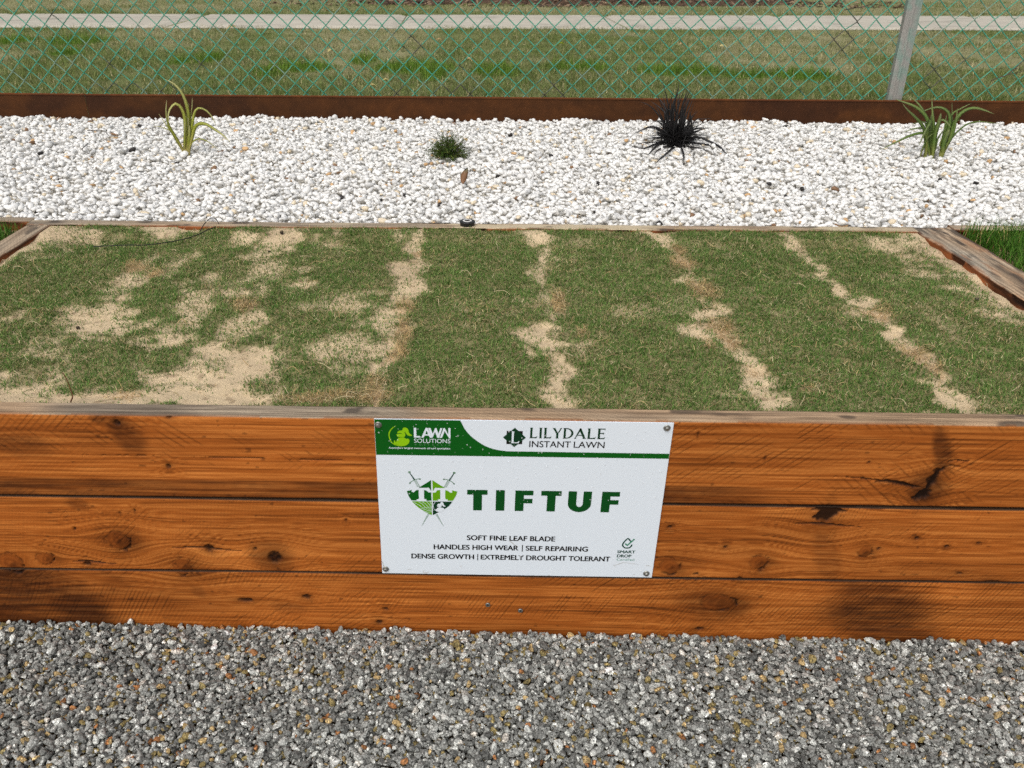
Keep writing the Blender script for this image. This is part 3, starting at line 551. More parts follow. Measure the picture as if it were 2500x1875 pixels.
STRAWS = np.array([lin(206, 184, 134), lin(186, 160, 112), lin(172, 150, 108), lin(214, 198, 158), lin(150, 124, 84)])
rng = np.random.default_rng(77)
N0 = 380000
x = rng.uniform(BED_X0, BED_X1, N0); y = rng.uniform(0.055, BED_Y1 + 0.005, N0)
d = turf_density(x, y); sz = straw_zone(x, y)
keep = rng.uniform(size=N0) < np.clip(0.02 + d ** 0.9 * (0.35 + 0.95 * fbm(x * 24, y * 30, 191, 3)) + 0.30 * sz, 0, 1)
x, y, d, sz = x[keep], y[keep], d[keep], sz[keep]; n = len(x)
gtone = fbm(x * 6, y * 6, 193, 4)
pst = np.clip(0.06 + 0.14 * sstep(0.50, 0.70, fbm(x * 11, y * 11, 195, 4)) + 0.75 * sz + 0.15 * (1 - d), 0, 0.95)
roll = 0.5 + 0.5 * np.sin(np.floor((x + 0.30) / 0.41) * 2.4)         # each turf roll has its own tint
is_st = rng.uniform(size=n) < pst
gi = np.clip((rng.uniform(0, 5, n) * 0.7 + 1.8 * (gtone - 0.30) + 0.5 * roll), 0, 4.99).astype(int)
cols = np.where(is_st[:, None], STRAWS[rng.integers(0, 5, n)], GREENS[gi]) * rng.uniform(0.66, 1.36, (n, 1)) * (0.88 + 0.24 * fbm(x * 40, y * 46, 197, 3))[:, None]
cols = mix(cols, cols * np.array([1.1, 0.95, 0.85]), sz * is_st * 0.6)
Lb = rng.uniform(0.006, 0.0165, n) * (0.75 + 0.35 * d); Lb = np.where(is_st, Lb * rng.uniform(0.9, 1.5, n), Lb)
lean = np.where(is_st, rng.uniform(0.9, 1.55, n), np.abs(rng.normal(0.75, 0.35, n)))
P = np.c_[x, y, sand_z(x, y) + np.where(is_st, rng.uniform(0.001, 0.014, n) * d, -0.001)]
tipc = mix(cols, STRAWS[rng.integers(0, 5, n)], (rng.uniform(size=n) < 0.2) * 0.5)
t = blades('turf', P, Lb, np.where(is_st, rng.uniform(0.0008, 0.0016, n), rng.uniform(0.0015, 0.0030, n)), 14 * fbm(x * 9, y * 9, 198, 3) + rng.normal(0, 1.7, n), np.clip(lean, 0, 1.6), rng.normal(0.25, 0.35, n), cols, tipc, M_grass)
tag(t, 'patchy fine-leaved turf laid in strips with straw and sand showing in the seams', 'turf', kind='stuff')

# dead runners and loose straw lying on the turf
ns = 640; x = rng.uniform(BED_X0, BED_X1, ns * 8); y = rng.uniform(0.06, 1.24, ns * 8)
pz = straw_zone(x, y); keep = rng.uniform(size=ns * 8) < (0.03 + 0.04 * turf_density(x, y) + 0.40 * pz)
x, y = x[keep][:ns], y[keep][:ns]; n = len(x)
V, Fq, Cc = [], [], []; k0 = 0
for i in range(n):
    a = rng.uniform(0, 2 * np.pi); L = rng.uniform(0.015, 0.055); wd = rng.uniform(0.0006, 0.0010); m = 6
    tt = np.linspace(0, 1, m); bend = rng.normal(0, 0.9)
    aa = a + bend * tt; px = x[i] + np.cumsum(np.cos(aa)) * L / m; py = np.clip(y[i] + np.cumsum(np.sin(aa)) * L / m, 0.055, 1.245)
    pz = sand_z(px, py) + 0.009 * turf_density(px, py) + 0.004 + np.abs(rng.normal(0, .008)) * np.sin(np.pi * tt)
    T = np.stack([px, py, pz], -1); sd = np.stack([-np.sin(aa), np.cos(aa), 0 * aa], -1)
    ring = [T + sd * wd, T + np.array([0, 0, wd]), T - sd * wd]
    V.append(np.stack(ring, 1).reshape(-1, 3)); r = np.arange(m - 1)[:, None] * 3 + k0
    for q in range(3): Fq.append(np.concatenate([r + q, r + 3 + q, r + 3 + (q + 1) % 3, r + (q + 1) % 3], 1))
    Cc.append(np.repeat((STRAWS[rng.integers(0, 4)] * rng.uniform(.85, 1.25))[None], m * 3, 0)); k0 += m * 3
tag(link('dry_straw', mesh_np('dry_straw', np.concatenate(V), np.concatenate(Fq), np.concatenate(Cc), True), M_grass), 'pale dead runners and straw lying loose on the turf', 'straw', kind='stuff')

# longer unmown grass in the neighbouring beds
def side_grass(name, x0, x1, y0, y1, n, seed, L0, L1, label):
    r = np.random.default_rng(seed); x = r.uniform(x0, x1, n); y = r.uniform(y0, y1, n)
    k = r.uniform(size=n) < np.clip(0.35 + 0.8 * fbm(x * 9, y * 9, seed, 3) - 0.7 * np.exp(-np.minimum(abs(x - x0), abs(x - x1)) / 0.03) * fbm(x * 20, y * 20, seed + 5), 0, 1)
    x, y = x[k], y[k]; n = len(x)
    pal = np.array([lin(62, 102, 24), lin(78, 122, 34), lin(52, 86, 22), lin(96, 132, 50), lin(178, 160, 104)])
    c = pal[r.choice(5, n, p=[.3, .3, .22, .13, .05])] * r.uniform(.75, 1.2, (n, 1))
    o = blades(name, np.c_[x, y, np.full(n, 0.470)], r.uniform(L0, L1, n) * (0.7 + 0.6 * fbm(x * 8, y * 8, seed + 3)), r.uniform(0.0024, 0.0042, n), r.uniform(0, 2 * np.pi, n), np.abs(r.normal(0.3, 0.25, n)), r.normal(0.28, 0.2, n), c, c * 1.12, M_grass, 3)
    return tag(o, label, 'grass', kind='stuff')
side_grass('grass', BED_X1 + 0.15, 2.6, 0.15, 1.285, 26000, 201, 0.05, 0.095, 'long bright green grass in the neighbouring bed beside the split right sleeper')
side_grass('grass', -2.3, BED_X0 - 0.10, 0.15, 1.262, 20000, 205, 0.035, 0.075, 'short tuft of green grass beyond the left side sleeper')

# park lawn beyond the fence
rng = np.random.default_rng(303)
def field_blades(name, n, y0, y1, L0, L1, W0, W1, label):
    y = y0 + (y1 - y0) * rng.uniform(size=n) ** 1.15; hw = y + 1.45
    x = rng.uniform(-0.60, 0.72, n) * hw + rng.uniform(-.3, .3, n)
    g = field_green(x, y); lu = lush(x, y)
    bare = fbm(x * 2.4, y * 2.0, 311, 4)
    k = rng.uniform(size=n) < np.clip(0.55 + 0.5 * g - 0.75 * sstep(0.60, 0.74, bare) * (1 - lu) + 0.6 * lu, 0.05, 1)
    x, y, g, lu = x[k], y[k], g[k], lu[k]; n2 = len(x)
    st = rng.uniform(size=n2) < np.clip(0.42 - 0.30 * g - 0.45 * lu, 0.03, 1)
    gr = np.array([lin(98, 110, 56), lin(110, 120, 66), lin(86, 98, 46), lin(124, 128, 78)])[rng.integers(0, 4, n2)]
    gr = mix(gr, np.array([lin(94, 124, 38), lin(108, 136, 44), lin(80, 108, 32)])[rng.integers(0, 3, n2)], np.clip(lu * 0.95 + 0.15 * g, 0, 1))
    sc = np.array([lin(172, 160, 118), lin(150, 138, 100), lin(192, 180, 138), lin(128, 116, 84)])[rng.integers(0, 4, n2)]
    c = np.where(st[:, None], sc, gr) * rng.uniform(0.66, 1.4, (n2, 1))
    L = rng.uniform(L0, L1, n2) * (1 + 0.9 * lu) * (0.65 + 0.7 * fbm(x * 3, y * 3, 317, 3))
    o = blades(name, np.c_[x, y, field_z(x, y) - 0.003], L, rng.uniform(W0, W1, n2), rng.uniform(0, 2 * np.pi, n2), np.abs(rng.normal(0.65, 0.4, n2)) * (1 - .4 * lu), rng.normal(0.35, 0.3, n2), c, c * 1.1, M_grass)
    return tag(o, label, 'grass', kind='stuff')
field_blades('park_grass', 190000, 3.11, 8.52, 0.022, 0.055, 0.003, 0.0055, 'worn park grass with lush green clumps between the fence and the concrete path')
f = field_blades('park_grass', 52000, 10.05, 13.4, 0.025, 0.055, 0.005, 0.009, 'faded grass strip on the far side of the concrete path')
# a few blades overhang the path edges because the strip lines wander: keep the slab clear

# ------------------------------------------------------------------ rusty steel edging
M_rust = mat('rusty_steel', attr=True, rough=0.75, spec=0.25, var=0.25, vscale=18, bump=0.15, bscale=90)
edging = thing('steel_edging', 'low rust-brown steel edging strip between the white pebbles and the wire fence', 'edging', (0, 3.06, 0))
def edging_panel(x0, x1, seed):
    prof = np.array([(-0.0030, 0.629), (-0.0030, 0.6375), (-0.0022, 0.6385), (0.0022, 0.6385), (0.0030, 0.6375), (0.0030, 0.36), (-0.0000, 0.36)] + [(-0.0000, z) for z in np.linspace(0.45, 0.629, 14)])
    n = len(prof); ns = int((x1 - x0) / 0.02) + 1; S = np.linspace(x0, x1, ns)
    X = np.repeat(S, n); Y = np.tile(prof[:, 0], ns) + EDGE(X) - 3.06 + 0.004 * (fbm(X * 0.8, 0 * X, seed) - .5); Z = np.tile(prof[:, 1], ns) + 0.003 * (fbm(X * .6, 0 * X, seed + 2) - .5)
    c = mix(lin(58, 32, 10), lin(82, 46, 16), fbm(X * 5, Z * 14, seed + 4, 4)); c = mix(c, lin(48, 24, 10), sstep(.55, .7, fbm(X * 2, Z * 5, seed + 6, 3)) * .6)
    c = mix(c, lin(118, 64, 30), (Z > 0.6365) * 0.7)
    i = np.arange((ns - 1) * n); r, q = i // n, i % n; q2 = (q + 1) % n
    F = [np.c_[r * n + q, (r + 1) * n + q, (r + 1) * n + q2, r * n + q2], np.arange(n)[None], np.arange((ns - 1) * n, ns * n)[::-1][None]]
    return link('edging_panel', mesh_np('edging_panel', np.c_[X, Y, Z], F, c, False), M_rust, edging)
edging_panel(-4.4, -2.1745, 401); edging_panel(-2.1725, 4.4, 411)

# ------------------------------------------------------------------ chain-link fence
def tube(path, r, sides=6, taper=None, cap=True):
    T = np.asarray(path, float); n = len(T); d = np.gradient(T, axis=0); d /= np.linalg.norm(d, axis=1)[:, None] + 1e-12
    up = np.where(np.abs(d[:, 1:2]) < 0.9, np.array([[0, 1.0, 0]]), np.array([[1.0, 0, 0]]))
    s = np.cross(d, up); s /= np.linalg.norm(s, axis=1)[:, None]; u = np.cross(s, d)
    a = np.arange(sides) * 2 * np.pi / sides; R = (np.full(n, r) if taper is None else r * np.asarray(taper))[:, None, None]
    V = (T[:, None] + R * (np.cos(a)[None, :, None] * s[:, None] + np.sin(a)[None, :, None] * u[:, None])).reshape(-1, 3)
    i = np.arange((n - 1) * sides); k, q = i // sides, i % sides; q2 = (q + 1) % sides
    F = np.c_[k * sides + q, k * sides + q2, (k + 1) * sides + q2, (k + 1) * sides + q]
    return V, F
def join(parts):
    Vs, Fs, k = [], [], 0
    for V, F in parts: Vs.append(V); Fs.append(F + k); k += len(V)
    return np.concatenate(Vs), np.concatenate(Fs)
M_wire = mat('green_wire', attr=True, rough=0.35, spec=0.5)
fence = thing('chain_link_fence', 'green coated chain-link fence with a grey steel post behind the rusty edging', 'fence', (0, 3.11, 0))
MW, MH, X0, Z0 = 0.0965, 0.0934, -0.820, 0.642
SNAG = [(1.735, 1.055, 0.06, -0.018, 0.012), (1.80, 1.0, 0.05, 0.015, -0.02), (1.62, 0.69, 0.03, 0.012, 0.016), (-1.86, 0.69, 0.05, 0.02, 0.012), (-2.5, 0.68, .2, .006, .004), (1.2, .9, .5, .006, -.004), (-.4, 1.0, .6, -.005, .004)]
def wire(k, nz):
    pts = []; xc = X0 + MW / 2 * k + MW / 4
    rr = 0.0026
    for j in range(-1, nz):
        side = 1 if (j + k) % 2 else -1
        z = Z0 + j * MH / 2; x = xc + side * (MW / 4 + 0.0010)
        # the bend hooks round its neighbour: a short arc bulging front to back
        for t in (-0.055, -0.03, 0.0, 0.03, 0.055):
            f = abs(t) / 0.25
            pts.append((x - side * (f * MW / 2 * 0.98), side * (t * 0.06) + 0.0, z + t * MH * 2 * 0.9 + (0)))
    T = np.array(pts); T[:, 1] = T[:, 1] + 0.0016 * np.sin(np.arange(len(T)) * 1.3)
    for sx, sz, r, ax, az in SNAG:
        w = np.exp(-((T[:, 0] - sx) ** 2 + (T[:, 2] - sz) ** 2) / r ** 2); T[:, 0] += ax * w; T[:, 2] += az * w
    T[:, 0] += 0.0035 * (fbm(T[:, 0] * 5 + k, T[:, 2] * 8, 421, 2) - .5); T[:, 2] += 0.0035 * (fbm(T[:, 0] * 5, T[:, 2] * 8 + k, 423, 2) - .5)
    T[:, 0] -= 0.038 * (T[:, 2] - 0.64)
    T[:, 1] += EDGE(T[:, 0]) - 3.06
    return tube(T, rr, 6)
V, F = join([wire(k, 23) for k in range(-66, 92)])
cw = np.ones((len(V), 3)) * lin(58, 146, 120) * (0.85 + 0.3 * fbm(V[:, 0] * 8, V[:, 2] * 8, 431))[:, None]
worn = sstep(0.66, 0.74, fbm(V[:, 0] * 7, V[:, 2] * 16, 433, 3)); cw = mix(cw, lin(140, 146, 132), worn * .6)
rust = sstep(0.0, 0.5, 1 - np.abs(V[:, 0] + 1.88) / 0.5 - np.abs(V[:, 2] - 0.665) / 0.05) * sstep(.45, .55, fbm(V[:, 0] * 14, V[:, 2] * 14, 435))
rust = np.maximum(rust, 0.9 * sstep(0.72, 0.76, fbm(V[:, 0] * 4, V[:, 2] * 9, 437, 3))); cw = mix(cw, lin(58, 40, 34), rust)
link('wire_mesh', mesh_np('wire_mesh', V, F, cw, True), M_wire, fence)
# rolled steel post: shallow web with two returned flanges and a raised rib
M_post = mat('weathered_post', attr=True, rough=0.5, spec=0.4, metal=0.25, var=0.12, vscale=60, speck=[(170, 0.68, 0.25)])
pp = [(-.036, .030), (-.0345, .030), (-.0345, .003), (-.014, .0015), (-.011, -.0035), (-.003, -.0035), (0, .0015), (.0335, .004), (.0335, .030), (.035, .030), (.035, .001), (.002, -.0015), (-.002, -.0065), (-.012, -.0065), (-.016, -.0015), (-.036, .001)]
zs = np.linspace(0.30, 2.1, 90); V = np.array([(x + 2.0395 - 0.0235 * (z - 0.636) + 0.0, y, z) for z in zs for x, y in pp]); n = len(pp)
i = np.arange((len(zs) - 1) * n); r, q = i // n, i % n; q2 = (q + 1) % n
F = [np.c_[r * n + q, (r + 1) * n + q, (r + 1) * n + q2, r * n + q2], np.arange((len(zs) - 1) * n, len(zs) * n)[::-1][None]]
c = mix(lin(138, 134, 128), lin(160, 158, 152), fbm(V[:, 0] * 60, V[:, 2] * 6, 441)); c = mix(c, lin(112, 150, 136), sstep(.46, .62, fbm(V[:, 0] * 60, V[:, 2] * 22, 443, 4)) * .55)
V[:, 1] += EDGE(V[:, 0]) - 3.06 - 0.030
link('post', mesh_np('post', V, F, c, False), M_post, fence)

# ------------------------------------------------------------------ plants in the pebbles
def spline(P, m):
    P = np.asarray(P, float); Q = np.vstack([2 * P[0] - P[1], P, 2 * P[-1] - P[-2]]); out = []
    d = np.r_[0, np.cumsum(np.linalg.norm(np.diff(P, axis=0), axis=1))]; u = np.linspace(0, d[-1], m)
    for t in u:
        i = min(np.searchsorted(d, t, 'right') - 1, len(P) - 2); f = (t - d[i]) / max(1e-9, d[i + 1] - d[i]); a, b, c, e = Q[i:i + 4]
        out.append(0.5 * (2 * b + (c - a) * f + (2 * a - 5 * b + 4 * c - e) * f * f + (3 * b - a - 3 * c + e) * f ** 3))
    return np.array(out)
def strap(P, wd, rngl, m=18, fold=0.25, blunt=False):
    """V-folded strap leaf with thickness along the spline P (metres)"""
    T = spline(P, m); d = np.gradient(T, axis=0); d /= np.linalg.norm(d, axis=1)[:, None]
    ref = np.array([rngl.normal(0, .22), -1.0, 0.30 + rngl.normal(0, .18)]); s = np.cross(d, ref); s /= np.linalg.norm(s, axis=1)[:, None] + 1e-9; u = np.cross(s, d)
    t = np.linspace(0, 1, m); w = wd / 2 * np.clip(np.minimum(0.55 + 2.2 * t, 1), 0, 1) * (1 - t ** (8 if blunt else 2.6)) ** 0.85 + 0.0002
    w = w[:, None]; th = 0.0006
    L = T - s * w - u * w * fold; R = T + s * w - u * w * fold
    V = np.stack([L, T + u * th, R, T - u * th], 1).reshape(-1, 3)
    i = np.arange((m - 1) * 4); r, q = i // 4, i % 4; q2 = (q + 1) % 4
    return V, np.c_[r * 4 + q, r * 4 + q2, (r + 1) * 4 + q2, (r + 1) * 4 + q], np.repeat(t, 4)
M_leaf = leaf_mat('strap_leaf', 0.45, 0.35, 0.2)
M_blackleaf = leaf_mat('black_leaf', 0.4, 0.4, 0.03)
YELLOW = [([(-2, 0, 0), (22, 2, 100), (34, 5, 168), (30, 8, 221), (14, 12, 263), (-11, 16, 291), (-48, 20, 310)], 14.4), ([(-1, 0, 7), (16, -3, 112), (21, -8, 163), (16, -14, 196), (3, -20, 216), (-11, -27, 213), (-26, -34, 197), (-34, -42, 176), (-35, -50, 141)], 11.8), ([(0, 0, 0), (39, 5, 122), (42, 12, 155), (52, 21, 199), (56, 30, 236)], 5.7), ([(10, 0, 2), (47, 2, 123), (60, 5, 168), (74, 8, 190), (92, 12, 193), (113, 16, 182), (130, 21, 159), (139, 25, 135), (141, 30, 114)], 8.4), ([(-2, 0, 0), (-18, -2, 36), (-37, -6, 85), (-50, -10, 116), (-52, -14, 135), (-52, -19, 160), (-46, -25, 195), (-35, -30, 234)], 9.4), ([(0, 0, 2), (24, 10, 110), (30, 24, 165), (33, 40, 209)], 4.7), ([(13, 0, 7), (54, -5, 106), (71, -12, 126), (93, -20, 134), (121, -29, 132), (159, -39, 111), (192, -49, 91), (224, -60, 63)], 11.0), ([(-11, 0, 7), (-29, 5, 41), (-54, 12, 91), (-81, 21, 133), (-101, 30, 164)], 5.2), ([(-4, 0, 2), (-46, 2, 90), (-73, 4, 106), (-96, 7, 114), (-130, 10, 116)], 4.2), ([(11, 0, 7), (37, -3, 50), (60, -7, 65), (83, -12, 67), (114, -18, 56), (139, -24, 37), (159, -30, 26)], 4.2), ([(10, 0, 2), (28, -4, 78), (39, -10, 125)], 15.7), ([(5, 0, 0), (29, 0, 123), (35, 0, 157)], 13.1), ([(-6, 0, 7), (9, -6, 78), (26, -15, 149)], 9.1)]
BLACK = [([(-17, 0, 12), (-30, 2, 122), (-28, 4, 193), (-20, 7, 251), (-24, 10, 274)], 8.7), ([(-2, 0, 12), (4, -2, 123), (6, -6, 183), (21, -10, 246)], 9.2), ([(6, 0, 12), (17, 5, 109), (28, 12, 173), (39, 20, 218)], 8.7), ([(-14, 0, 12), (-56, 7, 121), (-82, 18, 152), (-133, 30, 186)], 7.6), ([(-27, 0, 12), (-54, 0, 73), (-92, 0, 122), (-128, 0, 160), (-163, 0, 181), (-190, 0, 187)], 5.4), ([(-19, 0, 12), (-64, 20, 152), (-102, 50, 204)], 7.0), ([(-19, 0, 12), (-47, -4, 30), (-85, -9, 68), (-127, -15, 81), (-167, -22, 70), (-216, -30, 47)], 7.6), ([(-16, 0, 5), (-59, -10, 14), (-118, -63, 10), (-168, -133, 10), (-205, -134, 10), (-226, -101, 10)], 7.0), ([(-16, 0, 5), (-74, -24, 9), (-135, -154, 10), (-188, -290, 10)], 7.6), ([(-4, 0, -7), (-45, -129, 10), (-109, -272, 10), (-148, -355, 10), (-179, -435, 10)], 8.1), ([(-11, 0, 5), (-12, -25, 17), (-6, -116, 10), (-22, -248, 10), (-56, -416, 10)], 8.1), ([(19, 0, 13), (48, -25, 35), (60, -61, 13), (33, -214, 10), (-20, -430, 10)], 8.1), ([(19, 0, 13), (52, -10, 30), (98, -24, 36), (133, -41, 24), (173, -88, 10), (168, -221, 10), (167, -304, 10)], 7.0), ([(20, 0, 0), (41, -104, 10), (77, -131, 10), (112, -206, 10)], 7.0), ([(20, 0, 0), (66, -15, 9), (111, -37, 8), (135, -89, 10), (104, -317, 10)], 6.0), ([(14, 0, 5), (67, 12, 47), (107, 30, 59), (159, 50, 68)], 6.0), ([(14, 0, 5), (39, 7, 60), (53, 18, 105), (49, 30, 139)], 7.6), ([(-7, 0, 12), (-26, -7, 99), (-38, -18, 139), (-31, -30, 161)], 7.6), ([(-7, 0, 12), (-11, 5, 121), (-11, 12, 192), (-5, 20, 234)], 8.1), ([(-12, 0, 12), (-40, 0, 122), (-37, 0, 182), (-23, 0, 229)], 8.7), ([(4, 0, 12), (15, 7, 72), (31, 18, 119), (56, 30, 196)], 5.4), ([(-21, 0, 25), (-62, 7, 72), (-98, 18, 99), (-125, 30, 84)], 5.4), ([(19, 0, 13), (55, -5, 75), (47, -12, 125), (34, -20, 150)], 7.0), ([(-18, 0, 0), (-129, -198, 10), (-174, -366, 10)], 7.0), ([(14, 0, 12), (81, 0, 50), (78, 0, 38), (61, 0, 33)], 4.3), ([(10, 0, 0), (73, 14, 101), (114, 35, 107), (160, 60, 106)], 3.8), ([(-19, 0, 12), (-83, 8, 123), (-111, 20, 168)], 6.0), ([(-20, 0, 0), (-56, -12, 29), (-100, -30, 33), (-128, -50, 27)], 5.4)]
GREEN = [([(-36, 0, 7), (-41, 2, 68), (-48, 6, 126), (-65, 10, 165), (-94, 14, 192), (-130, 19, 213), (-179, 25, 229), (-213, 30, 239)], 13.2), ([(-33, 0, 7), (-51, -4, 70), (-79, -9, 129), (-126, -15, 171), (-170, -22, 202), (-205, -30, 231)], 12.1), ([(-4, 0, -2), (-18, 3, 92), (-29, 8, 138), (-47, 14, 194), (-62, 20, 250)], 12.1), ([(-31, 0, 7), (-40, 7, 91), (-51, 18, 145), (-80, 31, 196), (-114, 45, 230), (-146, 60, 253)], 13.2), ([(29, 0, 17), (37, 4, 92), (39, 10, 147), (28, 17, 183), (5, 24, 202), (-21, 32, 206), (-50, 41, 197), (-86, 50, 177)], 13.2), ([(36, 0, 10), (51, 2, 81), (55, 4, 148), (72, 7, 185), (99, 10, 203), (132, 13, 207), (175, 16, 197), (221, 20, 181)], 13.2), ([(41, 0, 10), (63, 4, 85), (95, 10, 124), (124, 16, 142), (174, 24, 148), (228, 32, 142), (272, 40, 137)], 6.3), ([(0, 0, -7), (-20, -10, 95), (-26, -24, 153), (-38, -40, 195)], 14.4), ([(-35, 0, 21), (-55, -7, 106), (-67, -18, 156), (-67, -30, 168), (-72, -43, 156), (-90, -58, 129), (-107, -74, 95), (-121, -90, 67)], 14.4), ([(30, 0, 22), (30, 12, 114), (47, 28, 176), (89, 48, 198), (140, 70, 217)], 8.1), ([(-30, 0, 21), (-58, -10, 94), (-86, -24, 109), (-139, -41, 102), (-203, -60, 78), (-275, -80, 48)], 9.2), ([(27, 0, 17), (50, 14, 90), (63, 35, 133), (50, 60, 224)], 6.3), ([(32, 0, 15), (56, 0, 93), (57, 0, 149), (48, 0, 209)], 9.8), ([(-34, 0, 9), (-53, 8, 114), (-65, 20, 144), (-82, 34, 144), (-109, 50, 127)], 8.1), ([(-31, 0, 9), (-61, 3, 110), (-84, 8, 123), (-113, 14, 117), (-151, 20, 100)], 7.5), ([(0, 0, 10), (-22, -5, 117), (-16, -12, 160), (5, -21, 155), (31, -30, 129)], 12.1), ([(-5, 0, 2), (-30, 16, 113), (-33, 40, 183)], 12.7), ([(25, 0, 22), (32, 5, 68), (34, 12, 109), (44, 21, 140), (94, 30, 156)], 8.1), ([(-56, 0, 19), (-55, -5, 46), (-52, -12, 83), (-36, -20, 108)], 6.9), ([(38, 0, 12), (27, -8, 71), (28, -20, 125)], 17.3), ([(27, 0, 22), (31, 24, 126), (41, 60, 171)], 13.2), ([(-13, 0, 2), (-43, 0, 81), (-53, 0, 134)], 12.7), ([(15, 0, 62), (15, -12, 91), (14, -30, 122)], 7.5), ([(1, 0, 22), (2, 4, 80), (26, 10, 124)], 6.3)]

def strap_plant(name, label, cat, loc, leaves, base, mid, tip, m, seed, blunt=(), wk=1.25):
    t = thing(name, label, cat, loc); r = np.random.default_rng(seed)
    for i, (P, wd) in enumerate(leaves):
        V, F, tt = strap(np.array(P) / 1000.0, wd / 1000.0 * wk, r, blunt=i in blunt)
        V[tt == 0] -= [0, 0, 0.015]
        k = r.uniform(.8, 1.2)
        c = np.where((tt < .35)[:, None], mix(base, mid, np.clip(tt / .35, 0, 1)), mix(mid, tip, np.clip((tt - .35) / .65, 0, 1) ** 2)) * k
        c = mix(c, c * 0.78, (np.arange(len(tt)) % 4 == 1) * 0.6)
        link('leaf', mesh_np('leaf', V, F, c, True), m, t)
    return t
strap_plant('strappy_plant', 'sparse yellow-green strappy plant with arching leaves in the white pebbles', 'plant', (-1.389, 2.242, 0.520), YELLOW, lin(176, 160, 96), lin(152, 158, 56), lin(214, 206, 150), M_leaf, 501, (), 1.5)
strap_plant('clumping_plant', 'green clumping strap-leaf plant in the white pebbles beside the fence post', 'plant', (1.894, 2.276, 0.520), GREEN, lin(146, 148, 76), lin(98, 124, 54), lin(146, 154, 100), M_leaf, 503, {7, 16, 19}, 1.35)
bp = strap_plant('black_grass', 'spiky near-black mondo grass tussock spreading over the white pebbles', 'plant', (0.822, 2.511, 0.520), BLACK, lin(22, 20, 20), lin(34, 31, 31), lin(50, 46, 44), M_blackleaf, 505, (), 1.5)
r = np.random.default_rng(507); parts = []
for i in range(190):                                    # the dense heart of the tussock
    a = r.uniform(0, 2 * np.pi); L = r.uniform(0.07, 0.19); ln = abs(r.normal(0.5, 0.4)); q = []
    p = np.array([r.normal(0, .022), r.normal(0, .02), -0.01]); an = ln
    for j in range(6):
        q.append(p.copy()); p = p + L / 5 * np.array([math.cos(a) * math.sin(an), math.sin(a) * math.sin(an) * .8, math.cos(an)]); an += r.uniform(.1, .42)
        p[2] = max(p[2], 0.006)
    V, F, tt = strap(q, r.uniform(.0045, .0075), r, 8); parts.append((V, F))
for i in range(28):                                     # crowded upright blades
    a = r.uniform(0, 2 * np.pi); L = r.uniform(0.16, 0.31); an = abs(r.normal(0.14, 0.2)); p = np.array([r.normal(-.01, .022), r.normal(.01, .02), -0.01]); q = []
    for j in range(7):
        q.append(p.copy()); p = p + L / 6 * np.array([math.cos(a) * math.sin(an), math.sin(a) * math.sin(an), math.cos(an)]); an += r.uniform(-.02, .14)
    V, F, tt = strap(q, r.uniform(.0045, .007), r, 10); parts.append((V, F))
V, F = join(parts); link('tussock_heart', mesh_np('tussock_heart', V, F, np.ones((len(V), 3)) * lin(24, 22, 22), True), M_blackleaf, bp)

# low cushion plant: fine wiry stems carrying needle leaves, bare flower stalks above
cp = thing('cushion_plant', 'small round dark green cushion plant with wispy stalks in the white pebbles', 'plant', (-0.229, 2.20, 0.515))
r = np.random.default_rng(511); stems, V, C, F = [], [], [], []; k0 = 0
for i in range(190):
    a = r.uniform(0, 2 * np.pi); el = math.acos(r.uniform(0.0, 1.0)); L = r.uniform(0.065, 0.105)
    d = np.array([math.cos(a) * math.sin(el), math.sin(a) * math.sin(el), math.cos(el) * 1.15]); P = [d * L * t + np.array([0, 0, 0.012 * math.sin(t * 3)]) + r.normal(0, .003, 3) * t for t in np.linspace(0, 1, 5)]
    stems.append(tube(P, 0.0007, 4))
    for t in np.linspace(0.3, 1.05, 16):
        p = d * L * t + np.array([0, 0, 0.012 * math.sin(min(t, 1) * 3)]) + r.normal(0, .003, 3); h = d * .55 + r.normal(0, .6, 3); h /= np.linalg.norm(h); s = np.cross(h, r.normal(size=3)); s /= np.linalg.norm(s); l = r.uniform(.008, .017); wd = r.uniform(.0010, .0018)
        V += [p + s * wd, p - s * wd, p + h * l]; F.append((k0, k0 + 1, k0 + 2)); k0 += 3; c = [lin(62, 88, 30), lin(80, 104, 40), lin(50, 72, 34), lin(108, 118, 58)][r.integers(0, 4)]; C += [c, c, c * 1.2]
link('foliage', mesh_np('foliage', np.array(V), np.array(F), np.array(C)), M_grass, cp)
Vs, Fs = join(stems); link('stem', mesh_np('stem', Vs, Fs, np.ones((len(Vs), 3)) * lin(84, 78, 44), True), M_grass, cp)
for i in range(13):
    a = r.uniform(-0.2, math.pi + .2); ln = r.uniform(.2, .75); L = r.uniform(.10, .16)
    P = [np.array([math.cos(a) * math.sin(ln) * L * t, math.sin(a) * math.sin(ln) * L * t * .6, math.cos(ln) * L * t]) + r.normal(0, .003, 3) for t in np.linspace(.3, 1, 6)]
    V1, F1 = tube(P, .0006, 4); link('flower_stalk', mesh_np('flower_stalk', V1, F1, np.ones((len(V1), 3)) * lin(122, 112, 82), True), M_grass, cp)

